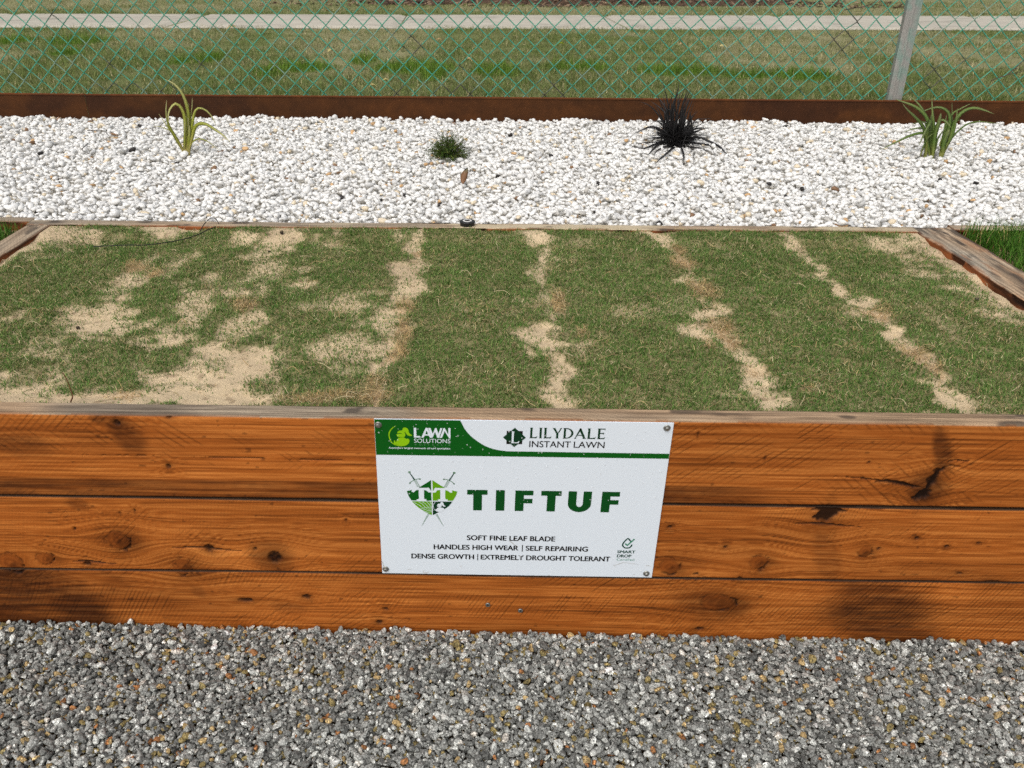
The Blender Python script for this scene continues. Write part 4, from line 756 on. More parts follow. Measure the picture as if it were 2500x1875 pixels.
# ------------------------------------------------------------------ small things lying about
def tube_thing(name, label, cat, parts, c, rough=0.8, group=None):
    V, F = join([tube(spline(p, 16), r, 6, np.linspace(1, tp, 16)) for p, r, tp in parts])
    V0 = V.mean(0); V0[2] = V[:, 2].min()
    cc = np.ones((len(V), 3)) * c * (0.7 + 0.6 * fbm(V[:, 0] * 90, V[:, 2] * 90 + V[:, 1] * 70, 521))[:, None]
    o = link(name, mesh_np(name, V - V0, F, cc, True), mat(name + '_surface', attr=True, rough=rough, spec=.3), None, V0)
    return tag(o, label, cat, group)
zc = lambda x, y: float(sand_z(np.array([x]), np.array([y]))[0])
cable = [(-1.30, 1.035), (-1.192, 1.049), (-1.153, 1.060), (-1.107, 1.080), (-1.063, 1.104), (-1.04, 1.121), (-1.018, 1.15), (-1.000, 1.185), (-0.985, 1.21), (-0.965, 1.225)]
tube_thing('irrigation_cable', 'thin black cable curving across the turf to the back sleeper', 'cable',
    [([(x, y, zc(x, y) + 0.016) for x, y in cable], .0016, 1.0), ([(-1.012, 1.20, .505), (-1.012, 1.235, .512), (-1.006, 1.262, .520), (-0.993, 1.275, .526), (-0.978, 1.272, .522), (-0.968, 1.262, .509)], .0016, .8)], lin(32, 34, 32), .5)
ty = 0.083
tube_thing('twig', 'short brown twig standing upright in the sand beside the front sleeper', 'twig', [([(-0.949, ty - .012, .492), (-0.948, ty, .500), (-0.951, ty + .004, .512), (-0.955, ty + .008, .525), (-0.962, ty + .016, .537), (-0.969, ty + .02, .545)], .0017, .6)], lin(92, 60, 36))
tube_thing('twig', 'dark twig tangled in the snagged wire left of the fence post', 'twig', [([(1.70, 3.085, 1.055), (1.738, 3.075, 1.064), (1.781, 3.075, 1.070), (1.837, 3.08, 1.092), (1.86, 3.085, 1.125)], .0022, .5), ([(1.77, 3.078, 1.068), (1.81, 3.07, 1.076), (1.87, 3.08, 1.082)], .0014, .5), ([(1.781, 3.075, 1.070), (1.765, 3.07, 1.11), (1.77, 3.08, 1.15)], .0013, .5)], lin(70, 58, 52))
tube_thing('twig', 'thin dry branch caught low in the wire at the far right of the fence', 'twig', [([(2.492, 3.04, .734), (2.53, 3.06, .745), (2.572, 3.05, .763), (2.634, 3.06, .826), (2.72, 3.07, .90)], .0022, 1.3), ([(2.572, 3.05, .763), (2.62, 3.04, .775), (2.70, 3.06, .80)], .0016, .6), ([(2.60, 3.055, .79), (2.66, 3.045, .795), (2.74, 3.06, .85)], .0015, .6)], lin(78, 66, 60))
pz = lambda x, y: float(peb_top(np.array([x]), np.array([y]))[0]) + .008
tube_thing('twig', 'curved dark twig on the white pebbles left of the yellow-green plant', 'twig', [([(-1.98, 2.62, pz(-1.98, 2.62) + .01), (-1.90, 2.60, pz(-1.9, 2.6) + .016), (-1.84, 2.53, pz(-1.84, 2.53) + .006)], .0022, .6)], lin(70, 62, 56))
tube_thing('twig', 'bent black twig on the white pebbles in front of the yellow-green plant', 'twig', [([(-1.85, 2.32, pz(-1.85, 2.32) + .02), (-1.835, 2.22, pz(-1.83, 2.22) + .012), (-1.76, 2.15, pz(-1.76, 2.15) + .006)], .0022, .6)], lin(62, 56, 52))

# black drip fitting: ribbed cap with a pale ring round a dark socket
M_plastic = mat('black_plastic', lin(34, 33, 32), 0.45, 0.4, var=.2, vscale=60)
cap = thing('drip_fitting', 'round black plastic irrigation cap with a pale ring on the back sleeper', 'irrigation cap', (-0.1325, 1.283, 0.512))
def lathe(prof, seg=28, ribs=0, ribamp=0):
    V = []; 
    for r0, z in prof:
        for k in range(seg):
            rr = r0 * (1 + ribamp * (k % 2) * (z < prof[len(prof) // 2][1])); V.append((rr * math.cos(2 * math.pi * k / seg), rr * math.sin(2 * math.pi * k / seg), z))
    n = len(prof); i = np.arange((n - 1) * seg); a, q = i // seg, i % seg; q2 = (q + 1) % seg
    return np.array(V), [np.c_[a * seg + q, a * seg + q2, (a + 1) * seg + q2, (a + 1) * seg + q], np.arange((n - 1) * seg, n * seg)[None]]
V, F = lathe([(.0235, -.008), (.0240, -.004), (.0245, .003), (.0262, .0045), (.0262, .0065), (.0250, .0082), (.0135, .0094), (.0085, .0095), (.0080, .004), (.001, .0038)], 40, 1, .03)
link('cap_body', mesh_np('cap_body', V, F, None, False), M_plastic, cap)
V, F = lathe([(.0096, .0092), (.0098, .0106), (.0150, .0102), (.0152, .0088)], 32); link('pale_ring', mesh_np('pale_ring', V, F[:1], None, True), mat('white_plastic', lin(214, 212, 208), .5), cap)
V, F = tube(spline([(.004, 0, .014), (.01, .006, .024), (.016, .022, .030), (.018, .035, .042)], 14), .0009, 5); link('wire_tail', mesh_np('wire_tail', V, F, None, True), M_plastic, cap)
def plastic_strip(x0, x1, y, label, seed):
    r = np.random.default_rng(seed); n = 26; X = np.linspace(x0, x1, n); top = .0035 * r.uniform(.2, 1, n); V = []
    for k in range(n):
        for dy, z in ((-.0008, 0), (-.0008, top[k]), (.0008, top[k]), (.0008, 0)): V.append((X[k] - x0, dy + .003 * math.sin(X[k] * 30), z))
    i = np.arange((n - 1) * 4); a, q = i // 4, i % 4; q2 = (q + 1) % 4
    tag(link('plastic_strip', mesh_np('plastic_strip', np.array(V), np.c_[a * 4 + q, (a + 1) * 4 + q, (a + 1) * 4 + q2, a * 4 + q2], None, False), M_plastic, None, (x0, y, .506)), label, 'plastic strip')
plastic_strip(-0.082, -0.034, 1.297, 'thin strip of black plastic film right of the irrigation cap', 1)
plastic_strip(-0.335, -0.19, 1.298, 'ragged strip of black weed mat left of the irrigation cap', 2)

# dry gum leaf standing in the pebbles
P = spline([(-.008, 0, -.010), (-.006, .014, .004), (-.001, .032, .020), (.009, .052, .038)], 16); t = np.linspace(0, 1, 16); wl = (.0135 * np.sin(np.pi * np.clip(t * .93 + .07, 0, 1)) ** .8 + .0006)[:, None]
side = np.array([0.95, 0.1, -.15]); V = np.stack([P - side * wl + [0, -.002, .002], P + [0, .003, -.003], P + side * wl + [0, -.002, .002], P + [0, .0042, -.0036]], 1).reshape(-1, 3)
i = np.arange(15 * 4); a, q = i // 4, i % 4; q2 = (q + 1) % 4
c = mix(lin(150, 112, 84), lin(128, 92, 60), fbm(V[:, 0] * 120, V[:, 2] * 120, 531)); c = mix(c, lin(120, 116, 84), np.repeat(sstep(.6, 1, t), 4))
tag(link('dry_leaf', mesh_np('dry_leaf', V, np.c_[a * 4 + q, a * 4 + q2, (a + 1) * 4 + q2, (a + 1) * 4 + q], c, True), M_leaf, None, (-0.150, 1.78, 0.527)), 'curled brown gum leaf standing in the white pebbles below the cushion plant', 'leaf')

# seed pods on the sand
def pod(x, y, s, label, c, seed):
    V, F = stone_shape(seed, 10, 9, 3); V = V * np.array([s, s * .9, s * .95])
    cc = np.ones((len(V), 3)) * c * (.7 + .6 * fbm(V[:, 0] * 300, V[:, 2] * 300, seed))[:, None]
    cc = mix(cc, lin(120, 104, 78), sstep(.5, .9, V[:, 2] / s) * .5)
    tag(link('seed_pod', mesh_np('seed_pod', V, F, cc, True), mat('pod_skin', attr=True, rough=.8, var=.2, vscale=300), None, (x, y, zc(x, y) + s * .75)), label, 'seed pod', 'dark seed pods on the turf')
pod(-0.745, 1.205, .0068, 'largest dark seed pod, in the bare sand by the back sleeper', lin(50, 42, 34), 541)
pod(-1.111, 0.473, .0052, 'dark seed pod on the big bare sand patch at the left', lin(44, 38, 34), 543)
pod(-0.757, 1.066, .0048, 'flat dark seed pod just in front of the bare sand by the back sleeper', lin(52, 50, 52), 545)
pod(-0.660, 0.668, .0040, 'tiny dark seed pod in the middle of the left turf', lin(50, 50, 50), 547)
pod(1.270, 0.700, .0048, 'dark seed pod in thin turf near the split right sleeper', lin(40, 44, 36), 549)

# fallen leaves on the park lawn
lr = np.random.default_rng(551)
def lawn_leaf(x, y, s, c, label):
    a = lr.uniform(0, 6.28); t = np.linspace(0, 1, 9); w = np.sin(np.pi * t) * s * .38 + .0008; X = (t - .5) * 2 * s; Zb = .012 * np.sin(t * 3) + .004
    V = np.stack([np.stack([X, -w, Zb + w * .5], -1), np.stack([X, 0 * w, Zb], -1), np.stack([X, w, Zb + w * .5], -1), np.stack([X, 0 * w, Zb - .002], -1)], 1).reshape(-1, 3)
    i = np.arange(8 * 4); k, q = i // 4, i % 4; q2 = (q + 1) % 4
    o = link('fallen_leaf', mesh_np('fallen_leaf', V, np.c_[k * 4 + q, (k + 1) * 4 + q, (k + 1) * 4 + q2, k * 4 + q2], np.ones((len(V), 3)) * c, True), M_leaf, None, (x, y, float(field_z(np.array([x]), np.array([y]))[0]) + .035))
    o.rotation_euler = (lr.normal(0, .3) + .35, lr.normal(0, .3), a); tag(o, label, 'leaf', 'fallen leaves on the park lawn')
Yl, Tl = lin(222, 206, 140), lin(206, 176, 124)
for a in ((-2.71, 7.95, .06, Tl, 'tan fallen leaf on the lawn just before the path, above the yellow-green plant'), (-1.34, 5.88, .032, Yl, 'pale yellow leaf on the lawn above the lush clump left of centre'), (-0.71, 4.27, .034, Yl, 'upper of two pale yellow leaves low on the lawn near the edging'), (-0.77, 4.02, .030, Yl, 'lower of two pale yellow leaves low on the lawn near the edging'), (-0.19, 5.37, .034, Tl, 'tan leaf beside the lush green clumps at the middle of the lawn'), (-2.12, 10.45, .06, Tl, 'tan leaf on the faded strip beyond the path'), (-0.48, 6.82, .03, Tl, 'small tan leaf halfway across the lawn, left of centre'), (0.62, 6.54, .032, lin(190, 206, 40), 'bright yellow-green leaf halfway across the lawn'), (1.7, 6.59, .034, Tl, 'tan leaf halfway across the lawn, above the black grass'), (2.19, 7.95, .034, Yl, 'pale leaf on the lawn close to the path at the right'), (2.04, 6.45, .03, Yl, 'small pale leaf halfway across the lawn, left of the post'), (3.16, 7.39, .034, Yl, 'pale yellow leaf on the lawn right beside the post')): lawn_leaf(*a)

# bark chips on the mulch strip
rng = np.random.default_rng(561); n = 2600; x = rng.uniform(-3.5, 6.5, n); y = rng.uniform(11.9, 13.6, n); k = rng.uniform(size=n) < .15 + .85 * sstep(.35, .6, fbm(x * .8, y * 1.5, 563)) * sstep(-2.5, -.5, x) * (1 - sstep(4, 6, x)); x, y = x[k], y[k]; n = len(x)
A = np.c_[rng.uniform(.02, .07, n), rng.uniform(.008, .02, n), rng.uniform(.004, .01, n)]
cols = np.array([lin(78, 60, 50), lin(120, 98, 80), lin(150, 128, 104), lin(54, 44, 40)])[rng.integers(0, 4, n)] * rng.uniform(.8, 1.2, (n, 1))
tag(link('bark_chips', stones_mesh('bark_chips', np.c_[x, y, mulch_z(x, y) + .018], A, rng.uniform(0, 6.28, n), cols, [stone_shape(600 + i, 16, 9, 2) for i in range(5)], rng, .3, False), mat('bark', attr=True, rough=.95, var=.2)), 'brown bark chips scattered beyond the far edge of the path', 'bark', kind='stuff')

# ------------------------------------------------------------------ the sign (millimetres from its lower left corner)
sign = thing('sign', 'white and green printed metal sign screwed to the front of the timber wall', 'sign', (-0.3008, -0.0010, 0.1042))
sign.rotation_euler = (0, math.radians(0.12), 0)
def paint(name, c, rough=0.35): return mat(name, lin(*c) if max(c) > 1 else c, rough, 0.4)
M_panel = mat('sign_white', (0.70, 0.765, 0.825), 0.5, 0.25)
M_dkgreen = paint('print_dark_green', (0, 84, 18)); M_txtgreen = paint('print_text_green', (0, 70, 22)); M_lime = paint('print_lime', (138, 190, 14)); M_leafgreen = paint('print_leaf_green', (96, 156, 8))
M_black = paint('print_black', (18, 16, 16)); M_white = mat('print_white', (0.70, 0.765, 0.825), .5, .25); M_forest = paint('print_forest', (4, 52, 28)); M_teal = paint('print_teal', (12, 66, 52)); M_sage = paint('print_sage', (62, 132, 104)); M_grey = paint('print_grey_green', (104, 138, 112))
def flat(name, polys, m, layer=1, label=None, parent=None):
    """printed shapes: list of outlines in mm -> one thin film standing proud of the panel"""
    V, F = [], []
    for P in polys:
        P = [Vector((x / 1000, z / 1000, 0)) for x, z in P]; k = len(V)
        V += [(p.x, -0.0030 - 0.00035 * layer, p.y) for p in P]
        for t in tessellate_polygon([P]):
            a, b, c = (P[i] for i in t); F.append(tuple(i + k for i in (t if (b - a).cross(c - a).z > 0 else t[::-1])))
    o = link(name, mesh_np(name, np.array(V), np.array(F)), m, parent or sign)
    if label: o['label'] = label
    return o
def stroke(pts, w, closed=False, taper=None):
    P = [np.array(p, float) for p in pts]; n = len(P); L, R = [], []
    for i in range(n):
        a = P[i] - P[i - 1] if i else P[1] - P[0]; b = P[i + 1] - P[i] if i < n - 1 else P[-1] - P[-2]
        a = a / np.linalg.norm(a); b = b / np.linalg.norm(b); t = (a + b) / np.linalg.norm(a + b); nn = np.array([-t[1], t[0]]); k = 1 / max(.45, float(nn @ np.array([-a[1], a[0]])))
        ww = w / 2 * k * (taper[i] if taper else 1); L.append(tuple(P[i] + nn * ww)); R.append(tuple(P[i] - nn * ww))
    return L + R[::-1]
def ell(cx, cy, rx, ry=None, n=20): return [(cx + rx * math.cos(2 * math.pi * k / n), cy + (ry or rx) * math.sin(2 * math.pi * k / n)) for k in range(n)]
def smooth2(P, m): return [tuple(q[:2]) for q in spline([(x, y, 0) for x, y in P], m)]
def words(name, body, x0, x1, y0, y1, m, bold=0.0, layer=1, spacing=1.0, label=None, heavy=0.0):
    """lettering fitted to the box x0..x1, y0..y1 (mm, cap height box)"""
    cu = bpy.data.curves.new(name, 'FONT'); cu.body = body; cu.offset = bold; cu.space_character = spacing; cu.resolution_u = 6
    to = bpy.data.objects.new(name, cu); COL.objects.link(to); bpy.context.view_layer.update()
    me = bpy.data.meshes.new_from_object(to.evaluated_get(bpy.context.evaluated_depsgraph_get())); bpy.data.objects.remove(to); bpy.data.curves.remove(cu)
    V = np.empty(len(me.vertices) * 3, np.float32); me.vertices.foreach_get('co', V); V = V.reshape(-1, 3)
    ref = bpy.data.curves.new('ref', 'FONT'); ref.body = 'H'; ref.offset = bold; ro = bpy.data.objects.new('ref', ref); COL.objects.link(ro); bpy.context.view_layer.update()
    rm = bpy.data.meshes.new_from_object(ro.evaluated_get(bpy.context.evaluated_depsgraph_get())); bpy.data.objects.remove(ro); bpy.data.curves.remove(ref)
    H = np.array([v.co[:2] for v in rm.vertices]); h0, h1 = H[:, 1].min(), H[:, 1].max(); bpy.data.meshes.remove(rm)
    V2 = np.c_[(x0 + (V[:, 0] - V[:, 0].min()) / np.ptp(V[:, 0]) * (x1 - x0)) / 1000, np.full(len(V), -0.0030 - 0.00035 * layer), (y0 + (V[:, 1] - h0) / (h1 - h0) * (y1 - y0)) / 1000]
    if heavy:                                           # heavier weight: the same outlines struck again a hair to each side
        Fc = np.array([list(p.vertices) for p in me.polygons if len(p.vertices) == 3]); assert len(Fc) == len(me.polygons)
        bpy.data.meshes.remove(me); nv = len(V2)
        me = mesh_np(name, np.concatenate([V2 + [dx / 1000, -.00004 * j, dz / 1000] for j, (dx, dz) in enumerate(((0, 0), (-heavy, 0), (heavy, 0), (0, heavy * .5), (0, -heavy * .5)))]), np.concatenate([Fc + nv * j for j in range(5)]))
    else: me.vertices.foreach_set('co', V2.astype(np.float32).ravel()); me.update()
    o = link(name, me, m, sign); o['label'] = label or ('lettering ' + body); return o

bm = bmesh.new(); bmesh.ops.create_cube(bm, size=1)
for v in bm.verts: v.co = ((v.co.x + .5) * 0.6003, (v.co.y - .5) * 0.003, (v.co.z + .5) * 0.4)
bmesh.ops.bevel(bm, geom=list(bm.edges), offset=0.0006, segments=2, affect='EDGES')
bm_link('panel', bm, M_panel, sign)
curve = smooth2([(173.1, 399.6), (183.3, 378.1), (197.8, 359.9), (221.1, 341.6), (244.4, 331.8), (269.0, 327.7)], 24)
flat('header_band', [[(0.6, 314.8), (599.6, 315.0), (599.6, 327.2)] + curve[::-1] + [(0.6, 399.5)]], M_dkgreen, 1, 'green header swoosh with a thin stripe to the right')
# logo on the green band
cres = smooth2([(44.2, 385.4), (36.3, 380.7), (29.7, 372.0), (27.8, 363.9), (29.2, 353.5), (33.4, 344.3), (41.1, 338.6), (49.0, 336.6), (54.9, 336.7)], 30)
cin = smooth2([(43.5, 339.5), (37.8, 342.5), (33.5, 347.8), (30.6, 357.0), (30.2, 365.1), (32.4, 372.0), (37.3, 379.3), (44.2, 384.8)], 24)
body = smooth2([(54.9, 336.7), (62.9, 338.9), (68.9, 344.9), (70.0, 351.9), (66.1, 355.3), (63.2, 354.1), (60.3, 357.2), (51.4, 357.3), (47.5, 356.0), (44.4, 351.4), (43.3, 346.8), (41.3, 346.7), (40.5, 350.8), (37.9, 347.8), (38.2, 341.7)], 44)
helm = smooth2([(46.3, 367.8), (46.3, 370.5), (49.8, 373.4), (55.7, 374.7), (57.8, 379.9), (61.7, 381.1), (65.6, 380.0), (68.5, 376.1), (69.3, 370.3), (72.2, 365.8), (76.1, 363.5)], 30) + smooth2([(75.6, 362.9), (72.6, 361.4), (68.2, 362.3), (64.4, 365.6), (61.5, 371.4), (60.5, 370.2), (62.2, 365.6), (61.3, 361.0), (58.3, 358.4), (51.4, 358.4), (46.6, 359.2), (44.2, 363.6), (45.0, 365.8)], 30) + [(53.6, 366.0), (55.6, 367.4), (51.7, 367.7)]
flat('emblem', [cres + cin[:], body, helm], M_lime, 2, 'lime helmet emblem with a thin crescent')
A = [[(79.4, 357.8), (79.4, 380.9), (84.3, 380.9), (84.3, 361.6), (91.6, 361.6), (93.2, 357.8)],
     [(94.2, 357.8), (103.4, 381), (107.5, 381), (116.4, 357.8), (111.6, 357.8), (109.6, 363.0), (101.0, 363.0), (99.0, 357.8)],
     [(108.8, 381), (113.8, 381), (118.6, 366.2), (123.5, 380.9), (126.6, 380.9)[:2], (121.2, 380.9)] and [(108.4, 381), (113.2, 381), (117.6, 367.5), (122.6, 381), (125.4, 381), (129.0, 367.3), (133.2, 381), (137.2, 381), (130.6, 357.8), (126.8, 357.8), (122.4, 372.2), (117.0, 357.8), (116.2, 357.8)],
     [(131.6, 357.8), (139.6, 381.2), (142.2, 381.2), (149.2, 365.2), (149.2, 381.4), (153.5, 381.4), (153.5, 356.6), (151.2, 356.6), (141.6, 374.0), (136.2, 357.8)]]
hole = [(102.4, 366.4), (108.2, 366.4), (105.3, 374.6)]
flat('lettering', A, M_white, 2, 'white lettering LAWN'); flat('letter_counter', [hole], M_dkgreen, 3, 'green gap inside the letter A')
words('lettering', 'SOLUTIONS', 79.4, 153.3, 345.6, 355.1, M_white, 0.0, 2)
words('lettering', 'AUSTRALIA', 80.2, 153.4, 339.4, 342.7, M_grey, 0.0, 2, 2.6)
words('lettering', "Australia's largest network of turf specialists", 27.0, 153.1, 330.6, 334.6, M_white, 0.0, 2, heavy=0.14)
# lawn grower's logo
flat('logo_square', [[(267.0, 376.5), (299.2, 376.6), (299.1, 345.2), (267.1, 345.1)]], M_black, 1, 'black square behind the green diamond')
flat('logo_diamond', [[(283.1, 384.3), (306.0, 361.2), (283.1, 338.3), (259.9, 361.1)]], M_forest, 2, 'dark green diamond')
flat('lettering', [[(275.6, 375.7), (283.0, 375.7), (281.6, 374.6), (281.3, 349.9), (288.5, 349.9), (292.0, 353.0), (293.2, 353.0), (291.9, 347.9), (275.6, 347.9), (277.4, 349.0), (277.6, 374.5)]], M_white, 3, 'white letter L on the diamond')
def serif(kind, x0, x1, y0=360.0, y1=384.8):
    h = y1 - y0; t = 4.4; thn = 2.2
    def stem(x): return [(x - .3, y0), (x + t + .9, y0), (x + t, y0 + 2.6), (x + t, y1 - 2.2), (x + t + 1.4, y1), (x - 1.6, y1), (x, y1 - 2.2), (x, y0 + 2.2), (x - 1.4, y0)]
    if kind == 'I': return [stem(x0 + .8)]
    if kind == 'L': return [stem(x0 + .8), [(x0 + 2, y0), (x1 - 1.2, y0), (x1 + .4, y0 + 6), (x1 - 2.4, y0 + thn + .7), (x0 + t, y0 + thn)]]
    if kind == 'E': return [stem(x0 + .8), [(x0 + 2, y0), (x1 - 1, y0), (x1 + .4, y0 + 5.6), (x1 - 2.2, y0 + thn + .6), (x0 + t, y0 + thn)], [(x0 + 2, y1), (x1 - .3, y1), (x1 - .3, y1 - 5), (x1 - 2.2, y1 - thn), (x0 + t, y1 - thn)], [(x0 + t, y0 + h * .50), (x1 - 3, y0 + h * .48), (x1 - 2.4, y0 + h * .42), (x1 - 2.2, y0 + h * .66), (x1 - 3, y0 + h * .60), (x0 + t, y0 + h * .58)]]
    if kind == 'Y': xm = (x0 + x1) / 2; return [[(xm - t / 2, y0 + 1.8), (xm - t / 2 - 1.4, y0), (xm + t / 2 + 1.4, y0), (xm + t / 2, y0 + 1.8), (xm + t / 2, y0 + h * .46), (x1 - 1.2, y1 - 1.2), (x1, y1), (x1 - 4.4, y1), (x1 - 3.8, y1 - 1.2), (xm + .8, y0 + h * .56), (x0 + 5.0, y1 - 1), (x0 + 5.4, y1), (x0 - 1, y1), (x0 + .2, y1 - 1), (xm - t / 2, y0 + h * .46)]]
    if kind == 'A': xm = (x0 + x1) / 2; return [[(x0 - 1.4, y0), (x0 + 3.4, y0), (x0 + 2.4, y0 + 1.4), (xm + .0, y1 - 6), (xm + 1.4, y1), (xm - 1.4, y1), (x0 + .4, y0 + 1.4)], [(xm - 1.6, y1), (xm + 1.2, y1), (x1 + .4, y0 + 1.4), (x1 + 1.2, y0), (x1 - 6, y0), (x1 - 4.6, y0 + 1.4), (xm - 1.4, y1 - 6)], [(x0 + 5, y0 + 7.4), (x1 - 6, y0 + 7.4), (x1 - 6.6, y0 + 9.4), (x0 + 5.8, y0 + 9.4)]]
    if kind == 'D':
        o = [(x0 + 2, y1)] + [(x0 + 6 + (x1 - x0 - 6) * math.sin(a), (y0 + y1) / 2 + h / 2 * math.cos(a)) for a in np.linspace(0, math.pi, 18)] + [(x0 + 2, y0), (x0 + 2, y0 + thn)] + [(x0 + 6 + (x1 - x0 - 6 - t) * math.sin(a), (y0 + y1) / 2 + (h / 2 - thn) * math.cos(a)) for a in np.linspace(math.pi, 0, 18)] + [(x0 + 2, y1 - thn)]
        return [stem(x0 + .8), o]
polys = []
for ch, a, b in (('L', 313.6, 329.0), ('I', 332.4, 339), ('L', 342.0, 357.4), ('Y', 359.6, 378.5), ('D', 381.0, 401.4), ('A', 404.4, 426.0), ('L', 429.8, 446.8), ('E', 450.0, 465.2)): polys += serif(ch, a, b)
flat('lettering', polys, M_forest, 1, 'dark green serif lettering LILYDALE')
words('lettering', 'INSTANT', 313.8, 397.4, 338.7, 353.3, M_black, 0.0, heavy=.2); words('lettering', 'LAWN', 404.0, 466.2, 338.7, 353.3, M_black, 0.0, heavy=.2)
# the big word
y0, y1 = 177.6, 230.7
def T_(a, b, c, d): return [(a, 218.3), (a, y1), (b, y1), (b, 218.3), (d, 218.3), (d, y0), (c, y0), (c, 218.3)]
def F_(a, b, w): return [(a, y0), (a, y1), (b, y1), (b, 218.6), (a + w, 218.6), (a + w, 209.6), (b - 1.2, 209.6), (b - 1.2, 197.8), (a + w, 197.8), (a + w, y0)]
U_ = [(401.1, 230.6), (401.1, 199)] + [(425.6 + 24.5 * math.cos(a), 199 + 22.0 * math.sin(a)) for a in np.linspace(math.pi, 2 * math.pi, 22)] + [(450.2, 230.6), (432.6, 230.6), (432.6, 199)] + [(425.6 + 6.8 * math.cos(a), 199 + 8.6 * math.sin(a)) for a in np.linspace(2 * math.pi, math.pi, 14)] + [(418.7, 230.6)]
flat('lettering', [T_(188.1, 230.9, 201.0, 219.6), [(248.8, y0), (248.8, 231), (267.4, 231), (267.4, y0)], F_(289.4, 327.4, 18.4), T_(343.9, 386.6, 356.8, 374.6), U_, F_(471.4, 508.8, 18.2)], M_txtgreen, 1, 'big green lettering TIFTUF')
words('lettering', 'SOFT FINE LEAF BLADE', 188.7, 379.4, 97.7, 110.5, M_black, 0.0, heavy=0.62)
words('lettering', 'HANDLES HIGH WEAR', 116.3, 300.5, 71.2, 84.0, M_black, 0.0, heavy=0.62); words('lettering', 'SELF REPAIRING', 317.5, 452.3, 71.2, 84.0, M_black, 0.0, heavy=0.62)
words('lettering', 'DENSE GROWTH', 66.8, 204.0, 44.5, 57.4, M_black, 0.0, heavy=0.62); words('lettering', 'EXTREMELY DROUGHT TOLERANT', 219.5, 503.0, 44.5, 57.4, M_black, 0.0, heavy=0.62)
flat('divider_bar', [[(308.7, 68.1), (308.7, 86.8), (310.7, 86.8), (310.7, 68.1)]], M_black); flat('divider_bar', [[(211.5, 41.3), (211.5, 59.6), (213.5, 59.6), (213.5, 41.3)]], M_black)
# crest: shield in four quarters over two crossed swords
flat('shield_quarter', [[(112.6, 253.9), (99, 243.5), (85.5, 233.6), (103.2, 234.0), (106.2, 235.2), (108.6, 233.2), (112.4, 225.0)], smooth2([(61.1, 225.1), (71.8, 228.0)], 3) + [(70.8, 223.7), (75.7, 221.6), (78.4, 225.4), (82.4, 228.2), (85.9, 228.8), (86.1, 206.6), (85, 204.6), (81.2, 204.3), (81.1, 201.1), (70.0, 200.9), (64.9, 211.6)], [(97.4, 228.5), (102.3, 226.9), (107.1, 222.2), (112.4, 222.8), (112.9, 201.1), (102.0, 200.9), (102.1, 204.7), (98.2, 204.9), (97.2, 206.8)]], M_dkgreen, 1, 'dark green shield quarter with a white T')
flat('shield_quarter', [[(115.2, 253.9), (129.7, 242.5), (142.5, 234.2), (124.4, 234.2), (121.6, 235.2), (119.6, 233.0), (116.0, 225.1)], [(115.5, 222.3), (120.8, 221.9), (125.2, 227.9), (131.4, 229.1), (131.4, 206.4), (130.4, 205.0), (126.2, 205.2), (126.2, 201.4), (115.4, 201.2)], [(142.0, 228.8), (146.4, 227.8), (152.6, 222.5), (157.1, 223.1), (155.7, 228.5), (167.6, 225.7), (164.2, 213.5), (158.1, 201.7), (147.0, 201.5), (146.9, 205.1), (143, 205.3), (142.1, 207.1)]], M_leafgreen, 1, 'leaf green shield quarter with a white T')
flat('shield_quarter', [[(71.3, 198.7), (113.2, 199.3), (113.0, 163.2), (104.5, 167.4), (88.4, 179.3), (78.7, 189.0)]], M_leafgreen, 1, 'leaf green shield quarter ruled with curved white furrows')
fur = [[(75.3, 196.6), (85.0, 190.8), (94.7, 181.6)], [(85.1, 198.4), (93.9, 191.5), (100.1, 182.8)], [(93.1, 198.6), (100.2, 192.7), (106.4, 184.0)], [(101.6, 198.7), (107.3, 192.8), (112.2, 184.6)], [(109.1, 198.9), (112.8, 192.4)], [(89.8, 179.3), (101.0, 183.4), (113.0, 184.2)], [(93.8, 176.1), (102.8, 179.6), (113.0, 180.3)], [(97.8, 172.8), (106.3, 175.8), (113.0, 176.4)], [(101.8, 170.1), (108.1, 171.9), (113.0, 172.6)]]
flat('furrow_line', [stroke(f, 0.8) for f in fur], M_white, 2)
flat('shield_quarter', [[(115.4, 199.0), (157.2, 199.3), (150.1, 188.2), (139.4, 178.6), (129.6, 172.4), (115.2, 163.2)]], M_forest, 1, 'dark green shield quarter with a small white helmet')
bh = smooth2([(124.7, 190.4), (126.9, 193.8), (131.4, 193.8), (132.3, 197.7), (135.4, 198.3), (138.1, 195.1), (139.4, 190.2), (143.0, 187.5)], 18) + smooth2([(142.6, 187.0), (139.0, 186.3), (135.8, 189.0), (134.3, 191.9), (134.5, 187.9), (131.4, 184.8), (126.0, 185.5), (123.8, 188.8)], 18) + [(128.7, 189.5)]
flat('emblem', [smooth2([(120.7, 199.1), (116.7, 193.0), (115.8, 186.4), (117.5, 179.8), (121.5, 175.0), (126.0, 172.3), (132.3, 172.2)], 20) + smooth2([(126.4, 173.2), (121.9, 175.9), (118.2, 180.2), (116.8, 186.4), (117.6, 192.6), (121.6, 199.1)], 16), [(133.3, 173.0), (126.0, 172.8), (120.6, 176.6), (122.4, 180.5), (123.3, 177.8), (124.2, 182.2), (127.8, 184.2), (132.3, 184.3), (135.8, 183.0), (138.5, 182.5), (140.4, 178.6)], bh], M_white, 2, 'small white helmet emblem')
